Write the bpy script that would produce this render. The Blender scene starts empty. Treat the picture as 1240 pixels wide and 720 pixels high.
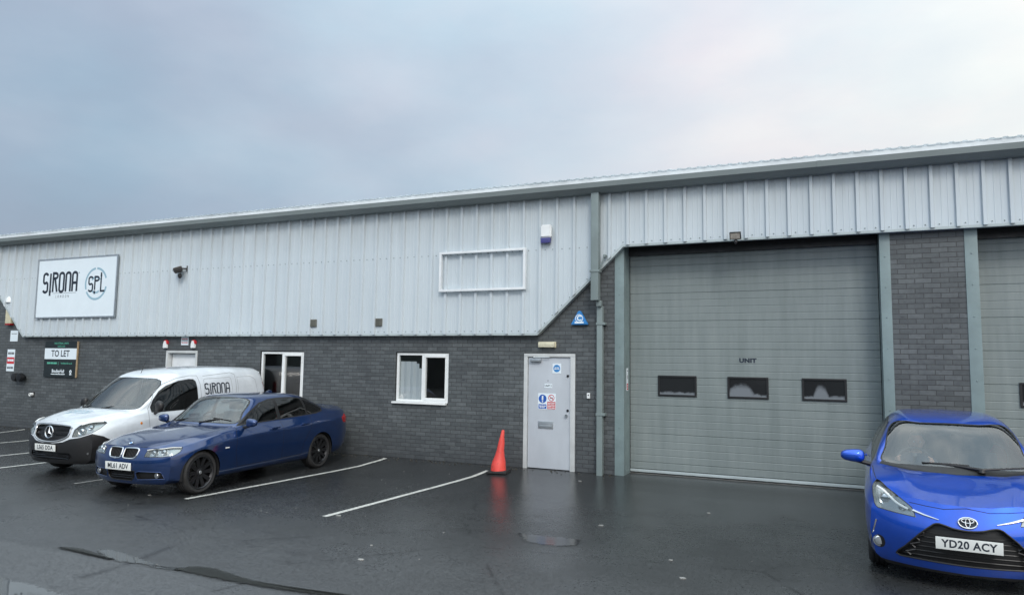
import bpy, bmesh, math, random
from mathutils import Vector, Matrix, noise
R = math.radians
random.seed(7)
scene = bpy.context.scene
COL = scene.collection

# ------------------------------------------------------------------ materials
def mat(name, base=(.5, .5, .5), rough=.5, metal=0.0, spec=.5, coat=0.0):
    m = bpy.data.materials.new(name); m.use_nodes = True
    b = m.node_tree.nodes['Principled BSDF']
    b.inputs['Base Color'].default_value = (*base, 1)
    b.inputs['Roughness'].default_value = rough
    b.inputs['Metallic'].default_value = metal
    b.inputs['Specular IOR Level'].default_value = spec
    b.inputs['Coat Weight'].default_value = coat
    b.inputs['Coat Roughness'].default_value = .03; b.inputs['Coat IOR'].default_value = 1.65
    return m

class NT:
    """tiny node helper"""
    def __init__(s, m): s.t = m.node_tree; s.n = s.t.nodes; s.l = s.t.links; s.b = s.n.get('Principled BSDF')
    def add(s, typ, **k):
        n = s.n.new(typ)
        for a, v in k.items(): setattr(n, a, v)
        return n
    def link(s, a, b): s.l.new(a, b)
    def coords(s, scale=(1, 1, 1), kind='Object'):
        tc = s.add('ShaderNodeTexCoord'); mp = s.add('ShaderNodeMapping')
        s.link(tc.outputs[kind], mp.inputs[0]); mp.inputs['Scale'].default_value = scale
        return mp.outputs[0]
    def noise(s, vec, scale=5, detail=4, rough=.55):
        n = s.add('ShaderNodeTexNoise'); s.link(vec, n.inputs['Vector'])
        n.inputs['Scale'].default_value = scale; n.inputs['Detail'].default_value = detail
        n.inputs['Roughness'].default_value = rough
        return n.outputs['Fac']
    def ramp(s, fac, stops):
        r = s.add('ShaderNodeValToRGB'); s.link(fac, r.inputs[0]); e = r.color_ramp.elements
        while len(e) < len(stops): e.new(.5)
        for i, (p, c) in enumerate(stops):
            e[i].position = p; e[i].color = (*c, 1) if hasattr(c, '__len__') else (c, c, c, 1)
        return r.outputs[0]
    def mix(s, fac, a, b, mode='MIX'):
        m = s.add('ShaderNodeMix', data_type='RGBA', blend_type=mode)
        for sock, v in ((m.inputs[0], fac), (m.inputs[6], a), (m.inputs[7], b)):
            if hasattr(v, 'links'): s.link(v, sock)
            elif hasattr(v, '__len__'): sock.default_value = (*v, 1)
            else: sock.default_value = v if sock == m.inputs[0] else (v, v, v, 1)
        return m.outputs[2]
    def math(s, op, a, b=0.0, c=None, clamp=False):
        m = s.add('ShaderNodeMath', operation=op, use_clamp=clamp)
        for i, v in enumerate((a, b) if c is None else (a, b, c)):
            if hasattr(v, 'links'): s.link(v, m.inputs[i])
            else: m.inputs[i].default_value = v
        return m.outputs[0]
    def bump(s, h, strength=.3, dist=.01):
        b = s.add('ShaderNodeBump'); b.inputs['Strength'].default_value = strength
        b.inputs['Distance'].default_value = dist; s.link(h, b.inputs['Height'])
        s.link(b.outputs[0], s.b.inputs['Normal']); return b

def worn(name, base, rough=.5, amt=.18, scale=3, stretch=(1, 1, 1), metal=0, spec=.5, bump=0):
    """plain paint / metal / plastic with uneven weathering"""
    m = mat(name, base, rough, metal, spec); t = NT(m)
    v = t.coords(stretch); f = t.noise(v, scale, 6, .6)
    lo = tuple(c * (1 - amt) for c in base); hi = tuple(min(1, c * (1 + amt)) for c in base)
    t.link(t.ramp(f, [(.3, lo), (.7, hi)]), t.b.inputs['Base Color'])
    t.link(t.ramp(f, [(.3, min(1, rough + .12)), (.7, max(.05, rough - .08))]), t.b.inputs['Roughness'])
    if bump: t.bump(t.noise(v, 60, 2), bump, .003)
    return m

M = {}
def make_brick():
    m = mat('dark_engineering_brick', rough=.6); t = NT(m)
    tc = t.add('ShaderNodeTexCoord'); sep = t.add('ShaderNodeSeparateXYZ'); t.link(tc.outputs['Object'], sep.inputs[0])
    xy = t.math('ADD', sep.outputs[0], sep.outputs[1])
    cmb = t.add('ShaderNodeCombineXYZ'); t.link(xy, cmb.inputs[0]); t.link(sep.outputs[2], cmb.inputs[1])
    br = t.add('ShaderNodeTexBrick'); t.link(cmb.outputs[0], br.inputs['Vector'])
    br.inputs['Scale'].default_value = 1; br.inputs['Brick Width'].default_value = .225
    br.inputs['Row Height'].default_value = .0765; br.inputs['Mortar Size'].default_value = .0055
    br.inputs['Mortar Smooth'].default_value = .25; br.inputs['Bias'].default_value = 0.0
    br.inputs['Color1'].default_value = (.067, .076, .081, 1); br.inputs['Color2'].default_value = (.103, .115, .121, 1)
    br.inputs['Mortar'].default_value = (.044, .047, .050, 1)
    obj = tc.outputs['Object']
    n1 = t.noise(obj, 1.1, 6, .65); n2 = t.noise(obj, 14, 5, .6); n3 = t.noise(obj, 90, 2)
    c = t.mix(1, br.outputs['Color'], t.ramp(n1, [(.32, (.84, .84, .85)), (.68, (1.14, 1.14, 1.13))]), 'MULTIPLY')
    c = t.mix(1, c, t.ramp(n2, [(.25, (.75, .75, .77)), (.7, (1.2, 1.19, 1.17))]), 'MULTIPLY')
    # chipped dark spots and pale lime bloom along the bed joints
    sp = t.add('ShaderNodeMapping'); t.link(obj, sp.inputs[0]); sp.inputs['Scale'].default_value = (7, 7, 22)
    chips = t.ramp(t.noise(sp.outputs[0], 1, 3, .5), [(.66, 0.0), (.71, 1.0)])
    c = t.mix(t.math('MULTIPLY', chips, .65), c, (.022, .024, .03))
    bl = t.add('ShaderNodeMapping'); t.link(obj, bl.inputs[0]); bl.inputs['Scale'].default_value = (1.4, 1.4, 13)
    bloom = t.ramp(t.noise(bl.outputs[0], 1, 6, .7), [(.62, 0.0), (.74, .5)])
    c = t.mix(t.math('MULTIPLY', bloom, br.outputs['Fac']), c, (.26, .27, .28))
    # damp, soiled foot of the wall with an uneven top edge
    damp = t.math('SUBTRACT', t.math('MULTIPLY_ADD', n1, 1.3, 0.05), sep.outputs[2])
    damp = t.math('MULTIPLY', damp, 1.4, clamp=True)
    c = t.mix(t.math('MULTIPLY', damp, .45), c, (.028, .03, .036))
    t.link(c, t.b.inputs['Base Color'])
    t.link(t.ramp(n2, [(.3, .5), (.7, .72)]), t.b.inputs['Roughness'])
    h = t.math('ADD', t.math('MULTIPLY', br.outputs['Fac'], -1.0), t.math('MULTIPLY', n3, .35))
    t.bump(h, .7, .006)
    return m

def make_cladding():
    m = mat('pale_blue_grey_steel_sheet', rough=.42); t = NT(m)
    tc = t.add('ShaderNodeTexCoord'); obj = tc.outputs['Object']
    sep = t.add('ShaderNodeSeparateXYZ'); t.link(obj, sep.inputs[0])
    mp = t.add('ShaderNodeMapping'); t.link(obj, mp.inputs[0]); mp.inputs['Scale'].default_value = (9, 9, .5)
    streak = t.noise(mp.outputs[0], 1, 6, .65); big = t.noise(obj, .35, 4)
    c = t.ramp(big, [(.3, (.51, .57, .61)), (.7, (.575, .635, .67))])
    c = t.mix(1, c, t.ramp(streak, [(.28, (.94, .943, .947)), (.62, (1.01, 1.01, 1.01))]), 'MULTIPLY')
    # grime running down from the gutter: dense at the top edge, breaking into streaks
    g = t.math('MULTIPLY', t.math('SUBTRACT', sep.outputs[2], 4.15), .95, clamp=True)
    g = t.math('MULTIPLY', t.math('MULTIPLY', g, t.ramp(streak, [(.3, .95), (.7, .3)])), .5)
    c = t.mix(g, c, (.29, .30, .27))
    t.link(c, t.b.inputs['Base Color'])
    t.link(t.ramp(streak, [(.3, .55), (.7, .36)]), t.b.inputs['Roughness'])
    return m

def make_door_steel():
    m = mat('grey_sectional_door_steel', rough=.45); t = NT(m)
    v = t.coords((1, 1, 1)); big = t.noise(v, .8, 5, .6)
    mp = t.coords((6, 6, .6)); st = t.noise(mp, 1, 6, .65)
    c = t.ramp(big, [(.3, (.188, .222, .224)), (.7, (.226, .260, .262))])
    c = t.mix(1, c, t.ramp(st, [(.3, (.86, .87, .86)), (.7, (1.09, 1.08, 1.06))]), 'MULTIPLY')
    t.link(c, t.b.inputs['Base Color'])
    t.link(t.ramp(st, [(.3, .55), (.7, .38)]), t.b.inputs['Roughness'])
    t.bump(t.noise(v, 260, 2), .06, .002)
    return m

def make_asphalt():
    m = mat('wet_asphalt', rough=.5); t = NT(m)
    tc = t.add('ShaderNodeTexCoord'); obj = tc.outputs['Object']
    sep = t.add('ShaderNodeSeparateXYZ'); t.link(obj, sep.inputs[0])
    X, Y = sep.outputs[0], sep.outputs[1]
    grain = t.noise(obj, 110, 3, .7); fine = t.noise(obj, 340, 2, .6)
    patch = t.noise(obj, .55, 6, .62); mid = t.noise(obj, 3.2, 5, .6)
    base = t.ramp(patch, [(.3, (.021, .0225, .0235)), (.7, (.038, .040, .0415))])
    # older, greyer surface of the road beyond the drainage line
    road = t.math('MULTIPLY', t.math('SUBTRACT', t.math('MULTIPLY_ADD', mid, .10, -7.10), Y), 14, clamp=True)
    base = t.mix(t.math('MULTIPLY', t.math('ADD', t.math('MULTIPLY', Y, -.28), t.math('MULTIPLY_ADD', patch, 1.6, -1.9)), .8, clamp=True), base, (.053, .056, .059))  # nearer yard surface lightened: reflected sheen put into the base colour
    base = t.mix(road, base, (.062, .065, .068))
    mott = t.noise(obj, 34, 5, .75); base = t.mix(1, base, t.ramp(mott, [(.36, (.58, .58, .58)), (.64, (1.45, 1.45, 1.45))]), 'MULTIPLY')
    agg = t.ramp(grain, [(.36, (.45, .45, .45)), (.66, (1.8, 1.8, 1.8))])
    base = t.mix(1, base, agg, 'MULTIPLY')
    st = t.add('ShaderNodeMapping'); t.link(obj, st.inputs[0]); st.inputs['Scale'].default_value = (.5, 2.4, 1)
    scuff = t.ramp(t.noise(st.outputs[0], 1, 6, .7), [(.60, 0.0), (.70, 1.0)])
    base = t.mix(t.math('MULTIPLY', scuff, .45), base, (.014, .014, .016))
    vo = t.add('ShaderNodeTexVoronoi', feature='DISTANCE_TO_EDGE'); wv = t.mix(.22, obj, t.add('ShaderNodeTexNoise').outputs['Color']); t.link(wv, vo.inputs['Vector']); vo.inputs['Scale'].default_value = .42
    crack = t.math('MULTIPLY', t.ramp(vo.outputs['Distance'], [(.0, 1.0), (.010, 0.0)]), t.ramp(mid, [(.45, 0.0), (.6, 1.0)]))
    base = t.mix(t.math('MULTIPLY', crack, .8), base, (.008, .008, .009))
    t.link(base, t.b.inputs['Base Color'])
    # water film: wetter (smoother) in the lee of the building and in worn tracks
    wet = t.math('ADD', t.math('MULTIPLY', t.math('ADD', Y, 6.2), .10, clamp=True), t.math('MULTIPLY', patch, .9))
    wet = t.math('ADD', wet, t.math('MULTIPLY', mid, .45))
    rough = t.ramp(t.math('MULTIPLY', wet, .62), [(.28, .54), (.46, .36), (.72, .15)])
    rough = t.math('ADD', rough, t.math('MULTIPLY', t.math('ADD', t.math('SUBTRACT', grain, .5), t.math('MULTIPLY', t.math('SUBTRACT', mott, .5), 1.6)), .30))
    t.link(rough, t.b.inputs['Roughness'])
    t.b.inputs['Specular IOR Level'].default_value = .5
    h = t.math('ADD', t.math('MULTIPLY', grain, 1.0), t.math('MULTIPLY', fine, .5))
    h = t.math('ADD', h, t.math('ADD', t.math('MULTIPLY', mid, .8), t.math('MULTIPLY', mott, 1.5)))
    t.bump(h, .26, .005)
    return m

def make_line_paint():
    m = mat('worn_line_paint', (.55, .55, .52), .5); t = NT(m)
    v = t.coords(); n = t.noise(v, 26, 6, .7); g = t.noise(v, 110, 3, .7)
    c = t.ramp(n, [(.34, (.16, .16, .16)), (.46, (.50, .50, .47)), (.7, (.66, .66, .62))])
    t.link(c, t.b.inputs['Base Color']); t.bump(g, .4, .004)
    return m

def make_water(name, base=(.012, .013, .014), rough=.03, spec=1.0, alpha=1.0):
    m = mat(name, base, rough, spec=spec); t = NT(m)
    t.bump(t.noise(t.coords(), 5, 2), .015, .02)
    at = t.add('ShaderNodeAttribute', attribute_name='depth'); n = t.noise(t.coords(), 16, 6, .7)
    a = t.math('MULTIPLY', t.math('ADD', at.outputs['Fac'], t.math('MULTIPLY_ADD', n, 1.1, -.92)), 2.2, clamp=True)
    t.link(t.math('MULTIPLY', a, alpha), t.b.inputs['Alpha']); return m

def make_glass(name, tint=(.25, .28, .29), ior=1.6, rough=.015, spots=0.0):
    """thin window glass: see-through with a true mirror coat"""
    m = bpy.data.materials.new(name); m.use_nodes = True; t = NT(m)
    t.n.remove(t.b); out = t.n['Material Output']
    tr = t.add('ShaderNodeBsdfTransparent'); tr.inputs[0].default_value = (*tint, 1)
    gl = t.add('ShaderNodeBsdfGlossy'); gl.inputs['Roughness'].default_value = rough
    fr = t.add('ShaderNodeFresnel'); ge = t.add('ShaderNodeNewGeometry')
    t.link(t.math('MULTIPLY_ADD', ge.outputs['Backfacing'], 1 / ior - ior, ior), fr.inputs[0])      # same mirror strength from either side
    mx = t.add('ShaderNodeMixShader'); t.link(fr.outputs[0], mx.inputs[0])
    t.link(tr.outputs[0], mx.inputs[1]); t.link(gl.outputs[0], mx.inputs[2]); t.link(mx.outputs[0], out.inputs[0])
    return m

def make_paint(name, base, metal=.55, rough=.32, flake=.06, drops=True):
    m = mat(name, base, rough, metal, .5, 1.0); t = NT(m)
    v = t.coords()
    n = t.noise(v, 3.0, 5, .6)
    lo = tuple(c * .86 for c in base); hi = tuple(min(1, c * 1.1) for c in base)
    c = t.ramp(n, [(.3, lo), (.7, hi)])
    # road film thickening towards the sills
    sep = t.add('ShaderNodeSeparateXYZ'); t.link(v, sep.inputs[0])
    dirt = t.math('MULTIPLY', t.math('SUBTRACT', .55, sep.outputs[2]), 1.1, clamp=True)
    dirt = t.math('MULTIPLY', dirt, t.ramp(t.noise(v, 9, 5, .65), [(.3, .1), (.75, .6)]))
    c = t.mix(dirt, c, (.06, .06, .06))
    geo = t.add('ShaderNodeNewGeometry')
    c = t.mix(geo.outputs['Backfacing'], c, (.012, .012, .013))      # trimmed inside of the shell
    t.link(c, t.b.inputs['Base Color'])
    t.link(t.math('MULTIPLY', t.math('SUBTRACT', 1, geo.outputs['Backfacing']), metal), t.b.inputs['Metallic'])
    t.link(t.math('SUBTRACT', 1, geo.outputs['Backfacing']), t.b.inputs['Coat Weight'])
    if drops:   # rain drops standing on the clear coat
        vo = t.add('ShaderNodeTexVoronoi'); t.link(v, vo.inputs['Vector']); vo.inputs['Scale'].default_value = 75
        d = t.ramp(vo.outputs['Distance'], [(.12, 1.0), (.34, 0.0)])
        msk = t.ramp(t.noise(v, 22, 2), [(.48, 0.0), (.58, 1.0)])
        b = t.add('ShaderNodeBump'); b.inputs['Strength'].default_value = .07; b.inputs['Distance'].default_value = .002
        t.link(t.math('MULTIPLY', d, msk), b.inputs['Height']); t.link(b.outputs[0], t.b.inputs['Coat Normal'])
    return m

M['brick'] = make_brick(); M['clad'] = make_cladding(); M['steel_door'] = make_door_steel()
M['asphalt'] = make_asphalt(); M['line'] = make_line_paint()
M['water'] = make_water('standing_water'); M['film'] = make_water('thin_water_film', (.03, .031, .033), .11, 1.0, .8); M['faded_line'] = worn('rubbed_away_line', (.17, .17, .165), .5, .75, 9); M['mud'] = make_water('muddy_water', (.012, .0125, .009), .30, .14, .9)
M['trim'] = worn('grey_green_flashing', (.20, .245, .245), .42, .12, 2)
M['gutter'] = worn('grey_green_gutter', (.185, .215, .215), .4, .15, 1.5, (.4, 1, 1))
M['column'] = worn('sage_blue_steel', (.19, .25, .255), .42, .14, 2.5)
M['pale_trim'] = worn('pale_drip_flashing', (.42, .48, .49), .4, .15, 2)
M['roof'] = worn('pale_roof_sheet', (.72, .76, .78), .25, .15, 2)
M['upvc'] = worn('white_upvc', (.78, .80, .80), .35, .06, 4)
M['white'] = worn('white_painted_metal', (.74, .77, .79), .4, .07, 4)
M['door_white'] = worn('white_door_paint', (.48, .515, .56), .4, .08, 2.2, (1, 1, .5))
M['frame_white'] = worn('white_frame_paint', (.54, .56, .56), .4, .12, 3)
M['cream'] = worn('aged_cream_plastic', (.60, .56, .40), .45, .15, 9)
M['black'] = worn('black_plastic', (.012, .012, .013), .4, .2, 8)
M['blackgloss'] = mat('gloss_black', (.008, .008, .009), .12)
M['dark'] = mat('dark_lining', (.012, .012, .013), .8); M['room'] = worn('office_wall', (.16, .165, .17), .8, .1, 1)  # even dark lining for the wheel arches; grey office walls
M['rubber'] = worn('rubber', (.022, .022, .023), .7, .25, 12)
M['chrome'] = mat('chrome', (.78, .79, .80), .12, 1.0)
M['alu'] = worn('brushed_aluminium', (.55, .57, .58), .35, .1, 6, metal=.9)
M['darkalloy'] = mat('dark_alloy', (.045, .046, .05), .34, .8)
M['fin'] = mat('satin_black_metal', (.03, .03, .033), .45, .4); M['reflector'] = mat('lamp_reflector', (.46, .47, .46), .25, .75)
M['silveralloy'] = mat('silver_alloy', (.5, .51, .52), .3, .9)
M['red'] = worn('red_print', (.55, .03, .04), .45, .1, 8)
M['blue'] = worn('blue_print', (.02, .10, .42), .45, .1, 8)
M['cyanblue'] = worn('sky_blue_print', (.03, .22, .55), .45, .1, 8)
M['signwhite'] = worn('white_sign_face', (.74, .82, .87), .35, .03, 2)
M['ink'] = mat('dark_print', (.012, .02, .035), .5)
M['greyprint'] = mat('grey_print', (.16, .17, .19), .5); M['paleblue'] = mat('pale_blue_print', (.30, .46, .55), .5)
M['boardblack'] = worn('black_board', (.012, .018, .02), .35, .15, 5)
M['green'] = mat('green_print', (.10, .42, .30), .5)
M['timber'] = worn('raw_board_edge', (.38, .28, .17), .7, .2, 14)
M['plate'] = mat('reflective_plate', (.78, .80, .78), .3)
M['lens'] = make_glass('clear_lens', (.86, .9, .92), 1.5)
M['shield'] = make_glass('windscreen_glass', (.84, .90, .91), 2.35)
M['tint'] = make_glass('side_glass', (.20, .24, .24), 1.8)
M['darkglass'] = make_glass('privacy_glass', (.05, .055, .06), 1.62)
M['pane'] = make_glass('window_pane', (.74, .78, .79), 1.85)
M['blind'] = worn('white_blind', (.62, .64, .66), .7, .06, 3, (8, 8, .3))
M['carpet'] = worn('grey_cloth', (.03, .031, .034), .85, .2, 20)
M['redlens'] = mat('red_lamp', (.35, .008, .01), .15)
M['amber'] = mat('amber_lamp', (.7, .25, .03), .2)
M['cone'] = worn('faded_orange_red', (.74, .070, .055), .5, .16, 7, bump=.2)
def scuffed_cone():
    m = mat('scuffed_cone_plastic', (.74, .07, .055), .5); t = NT(m); v = t.coords((1, 1, .45))
    c = t.ramp(t.noise(v, 7, 5, .6), [(.3, (.60, .055, .045)), (.7, (.80, .085, .065))])
    sc = t.ramp(t.noise(t.coords((1, 1, .6)), 15, 6, .7), [(.60, 0.0), (.68, .75)])
    t.link(t.mix(sc, c, (.10, .045, .04)), t.b.inputs['Base Color']); t.bump(t.noise(v, 40, 3), .2, .004); return m
M['cone'] = scuffed_cone()
M['stone'] = worn('concrete_threshold', (.14, .14, .135), .7, .3, 6)
M['paint_navy'] = make_paint('navy_metallic', (.001, .031, .140), .68, .33)
M['paint_blue'] = make_paint('bright_blue_metallic', (.002, .084, .60), .72, .34)
M['paint_white'] = make_paint('white_van_paint', (.66, .71, .76), 0.0, .35)
M['pale_seam'] = mat('pale_panel_gap', (.20, .215, .23), .7); M['seam'] = mat('panel_gap', (.004, .004, .005), .8)

# ------------------------------------------------------------------ mesh helpers
class MB:
    def __init__(s): s.bm = bmesh.new()
    def face(s, pts, mi=0):
        f = s.bm.faces.new([s.bm.verts.new(p) for p in pts]); f.material_index = mi; return f
    def box(s, x0, x1, y0, y1, z0, z1, bev=0.0, mi=0):
        r = bmesh.ops.create_cube(s.bm, size=1)
        vs = r['verts']
        for v in vs:
            v.co = ((x0 + x1) / 2 + v.co.x * (x1 - x0), (y0 + y1) / 2 + v.co.y * (y1 - y0), (z0 + z1) / 2 + v.co.z * (z1 - z0))
        fs = list({f for v in vs for f in v.link_faces})
        for f in fs: f.material_index = mi
        if bev:
            es = list({e for f in fs for e in f.edges})
            bmesh.ops.bevel(s.bm, geom=es, offset=bev, segments=2, profile=.7, affect='EDGES')
        return s
    def prism(s, poly, d0, d1, axis='y', mi=0):
        """2D outline extruded along an axis (outline is (x,z) for y, (y,z) for x, (x,y) for z)"""
        def P(a, b, d): return {'y': (a, d, b), 'x': (d, a, b), 'z': (a, b, d)}[axis]
        A = [s.bm.verts.new(P(a, b, d0)) for a, b in poly]; B = [s.bm.verts.new(P(a, b, d1)) for a, b in poly]
        n = len(poly); fs = [s.bm.faces.new(A), s.bm.faces.new(B[::-1])]
        for i in range(n): fs.append(s.bm.faces.new((A[i], B[i], B[(i + 1) % n], A[(i + 1) % n])))
        for f in fs: f.material_index = mi
        return s
    def tube(s, pts, r, n=8, closed=False, cap=True):
        pts = [Vector(p) for p in pts]; N = len(pts); rings = []
        rr = r if hasattr(r, '__len__') else [r] * N
        up = None
        for i, p in enumerate(pts):
            a = pts[i - 1] if (i or closed) else p; b = pts[(i + 1) % N] if (i < N - 1 or closed) else p
            d = (b - a).normalized()
            if up is None:
                up = Vector((0, 0, 1)) if abs(d.z) < .9 else Vector((1, 0, 0))
            side = d.cross(up)
            if side.length < 1e-4: side = d.orthogonal()
            side.normalize(); up = side.cross(d).normalized()
            rings.append([s.bm.verts.new(p + (side * math.cos(2 * math.pi * k / n) + up * math.sin(2 * math.pi * k / n)) * rr[i]) for k in range(n)])
        for i in range(N if closed else N - 1):
            A, B = rings[i], rings[(i + 1) % N]
            for k in range(n): s.bm.faces.new((A[k], A[(k + 1) % n], B[(k + 1) % n], B[k]))
        if cap and not closed: s.bm.faces.new(rings[0]); s.bm.faces.new(rings[-1])
        return s
    def lathe(s, prof, c=(0, 0, 0), axis='z', n=32, mi=0):
        """profile (radius, height) turned about an axis through c"""
        def P(r, h, a):
            x, y = r * math.cos(a), r * math.sin(a)
            o = {'z': (x, y, h), 'y': (x, h, y), 'x': (h, x, y)}[axis]
            return (c[0] + o[0], c[1] + o[1], c[2] + o[2])
        rings = []
        for r, h in prof:
            rings.append([s.bm.verts.new(P(0, h, 0))] if r < 1e-6 else [s.bm.verts.new(P(r, h, 2 * math.pi * k / n)) for k in range(n)])
        for A, B in zip(rings, rings[1:]):
            for k in range(n):
                a = A if len(A) == 1 else (A[k], A[(k + 1) % n]); b = B if len(B) == 1 else (B[(k + 1) % n], B[k])
                vs = list(a) + list(b)
                if len(set(vs)) >= 3: s.bm.faces.new(vs).material_index = mi
        return s
    def build(s, name, material, parent=None, smooth=True, recalc=True, angle=35):
        if recalc: bmesh.ops.recalc_face_normals(s.bm, faces=s.bm.faces)
        return finish(s.bm, name, material, parent, smooth, angle)

def finish(bm, name, material, parent=None, smooth=True, angle=35):
    me = bpy.data.meshes.new(name); bm.to_mesh(me); bm.free()
    for m in (material if isinstance(material, (list, tuple)) else [material]): me.materials.append(m)
    if smooth:
        for p in me.polygons: p.use_smooth = True
        me.set_sharp_from_angle(angle=R(angle))
    o = bpy.data.objects.new(name, me); COL.objects.link(o)
    if parent: o.parent = parent
    return o

def tag(o, label, cat, group=None):
    o['label'] = label; o['category'] = cat
    if group: o['group'] = group
    return o
def thing(name, label, cat, loc=(0, 0, 0), rz=0.0, group=None):
    o = bpy.data.objects.new(name, None); COL.objects.link(o)
    o.location = loc; o.rotation_euler = (0, 0, rz); o.empty_display_size = .2
    return tag(o, label, cat, group)
def struct(o, kind='structure'): o['kind'] = kind; return o

def text_bm(bm, txt, mtx, size=.1, bold=0.0, sx=1.0, spacing=1.0, mi=0, align='CENTER', extrude=0.0):
    """flat lettering: laid in the XY plane of mtx, centred on its origin"""
    cu = bpy.data.curves.new('lettering', 'FONT'); cu.body = txt; cu.size = size; cu.offset = bold
    cu.align_x = align; cu.align_y = 'CENTER'; cu.space_character = spacing; cu.resolution_u = 3; cu.extrude = extrude
    o = bpy.data.objects.new('lettering', cu); COL.objects.link(o)
    bpy.context.view_layer.update()
    me = o.to_mesh(); me.transform(Matrix.Diagonal((sx, 1, 1, 1))); me.transform(mtx)
    n0 = len(bm.faces); bm.from_mesh(me); bm.faces.ensure_lookup_table()
    for f in bm.faces[n0:]: f.material_index = mi
    o.to_mesh_clear(); bpy.data.objects.remove(o); bpy.data.curves.remove(cu)

def face_mtx(x, y, z, n=(0, -1, 0), up=(0, 0, 1)):
    n = Vector(n).normalized(); up = Vector(up); r = up.cross(n).normalized(); up = n.cross(r).normalized()
    return Matrix(((r.x, up.x, n.x, x), (r.y, up.y, n.y, y), (r.z, up.z, n.z, z), (0, 0, 0, 1)))

def ribbon(bm, pts, w, mtx, closed=False, mi=0):
    """flat stroke of even width along a 2D polyline"""
    P = [Vector((a, b)) for a, b in pts]; N = len(P); L = []; Rr = []
    for i, p in enumerate(P):
        a = P[i - 1] if (i or closed) else None; b = P[(i + 1) % N] if (i < N - 1 or closed) else None
        d1 = (p - a).normalized() if a is not None else (b - p).normalized()
        d2 = (b - p).normalized() if b is not None else d1
        n1 = Vector((-d1.y, d1.x)); n2 = Vector((-d2.y, d2.x)); m = (n1 + n2)
        m = n1 if m.length < 1e-4 else m.normalized(); k = w / 2 / max(.45, m.dot(n1))
        L.append(bm.verts.new(mtx @ Vector((*(p + m * k), 0)))); Rr.append(bm.verts.new(mtx @ Vector((*(p - m * k), 0))))
    for i in range(N if closed else N - 1):
        j = (i + 1) % N
        bm.faces.new((Rr[i], Rr[j], L[j], L[i])).material_index = mi

def arc(cx, cy, r, a0, a1, n=8, ry=None):
    ry = r if ry is None else ry
    return [(cx + r * math.cos(R(a0 + (a1 - a0) * i / n)), cy + ry * math.sin(R(a0 + (a1 - a0) * i / n))) for i in range(n + 1)]

def glyph(ch):
    """tall rounded condensed capitals in a 1 x 2.6 cell -> list of (points, closed)"""
    H = 2.6; r = .36; w = .72
    if ch == 'S': return [([*arc(r, H - r, r, 10, 180, 8), *arc(r, H / 2 + .28, r, 180, 250, 4), *arc(r, H / 2 - .28, r, 70, 0, 4), *arc(r, r, r, 0, -170, 8)], False)]
    if ch == 'I': return [([(.1, .15), (.1, H)], False), ([(-.08, .1), (.28, .1)], False), ([(.1, .02), (.1, -.5)], False), ([(-.03, -.12), (.23, -.12)], False), ([(.0, -.3), (.2, -.3)], False)]
    if ch == 'R': return [([(0, 0), (0, H), *arc(w - r, H - r, r, 90, -90, 8), (0.06, H - 2 * r)], False), ([(w * .45, H - 2 * r - .1), (w, 0)], False)]
    if ch == 'O': return [([*arc(r, H - r, r, 0, 180, 8), *arc(r, r, r, 180, 360, 8)], True)]
    if ch == 'N': return [([(0, 0), *arc(r, H - r, r, 180, 0, 8), (w, 0)], False)]
    if ch == 'A': return [([(0, 0), *arc(r, H - r, r, 180, 0, 8), (w, 0)], False), ([(.1, H * .45), (w - .1, H * .45)], False)]
    if ch == 'P': return [([(0, .2), (0, H), *arc(w - r, H - r, r, 90, -90, 8), (0.06, H - 2 * r)], False), ([(0, .02), (0, -.5)], False), ([(-.16, -.12), (.16, -.12)], False)]
    if ch == 'L': return [([(0, H + .1), (0, 0), (w, 0)], False), ([(-.14, H + .2), (.14, H + .2)], False), ([(0, H + .26), (0, H + .75)], False)]
def logo(bm, word, mtx, h, sx=1.0, gap=.42, wt=.2, mi=0):
    s = h / 2.6; x = 0
    for ch in word:
        for k, (pts, cl) in enumerate(glyph(ch)):
            ribbon(bm, [((x + a) * s * sx, b * s) for a, b in pts], wt * s, mtx @ Matrix.Translation((0, 0, .0006 * k)), cl, mi)
        x += (.2 if ch == 'I' else .72) + gap
    return (x - gap) * s * sx

# ------------------------------------------------------------------ camera
CAM = (0.0, -12.2397, 1.9364); YAW, PITCH, ROLL, FPX = -0.42062, 0.091454, 0.013925, 854.41
fw = Vector((math.sin(YAW) * math.cos(PITCH), math.cos(YAW) * math.cos(PITCH), math.sin(PITCH)))
rt = Vector((math.cos(YAW), -math.sin(YAW), 0)); up = rt.cross(fw)
r2 = rt * math.cos(ROLL) + up * math.sin(ROLL); u2 = up * math.cos(ROLL) - rt * math.sin(ROLL)
cam_d = bpy.data.cameras.new('camera'); cam = bpy.data.objects.new('camera', cam_d); COL.objects.link(cam)
cam.matrix_world = Matrix(((r2.x, u2.x, -fw.x, CAM[0]), (r2.y, u2.y, -fw.y, CAM[1]), (r2.z, u2.z, -fw.z, CAM[2]), (0, 0, 0, 1)))
cam_d.sensor_width = 36; cam_d.lens = 36 * FPX / 1240; cam_d.clip_start = .1; cam_d.clip_end = 2000
scene.camera = cam

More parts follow.
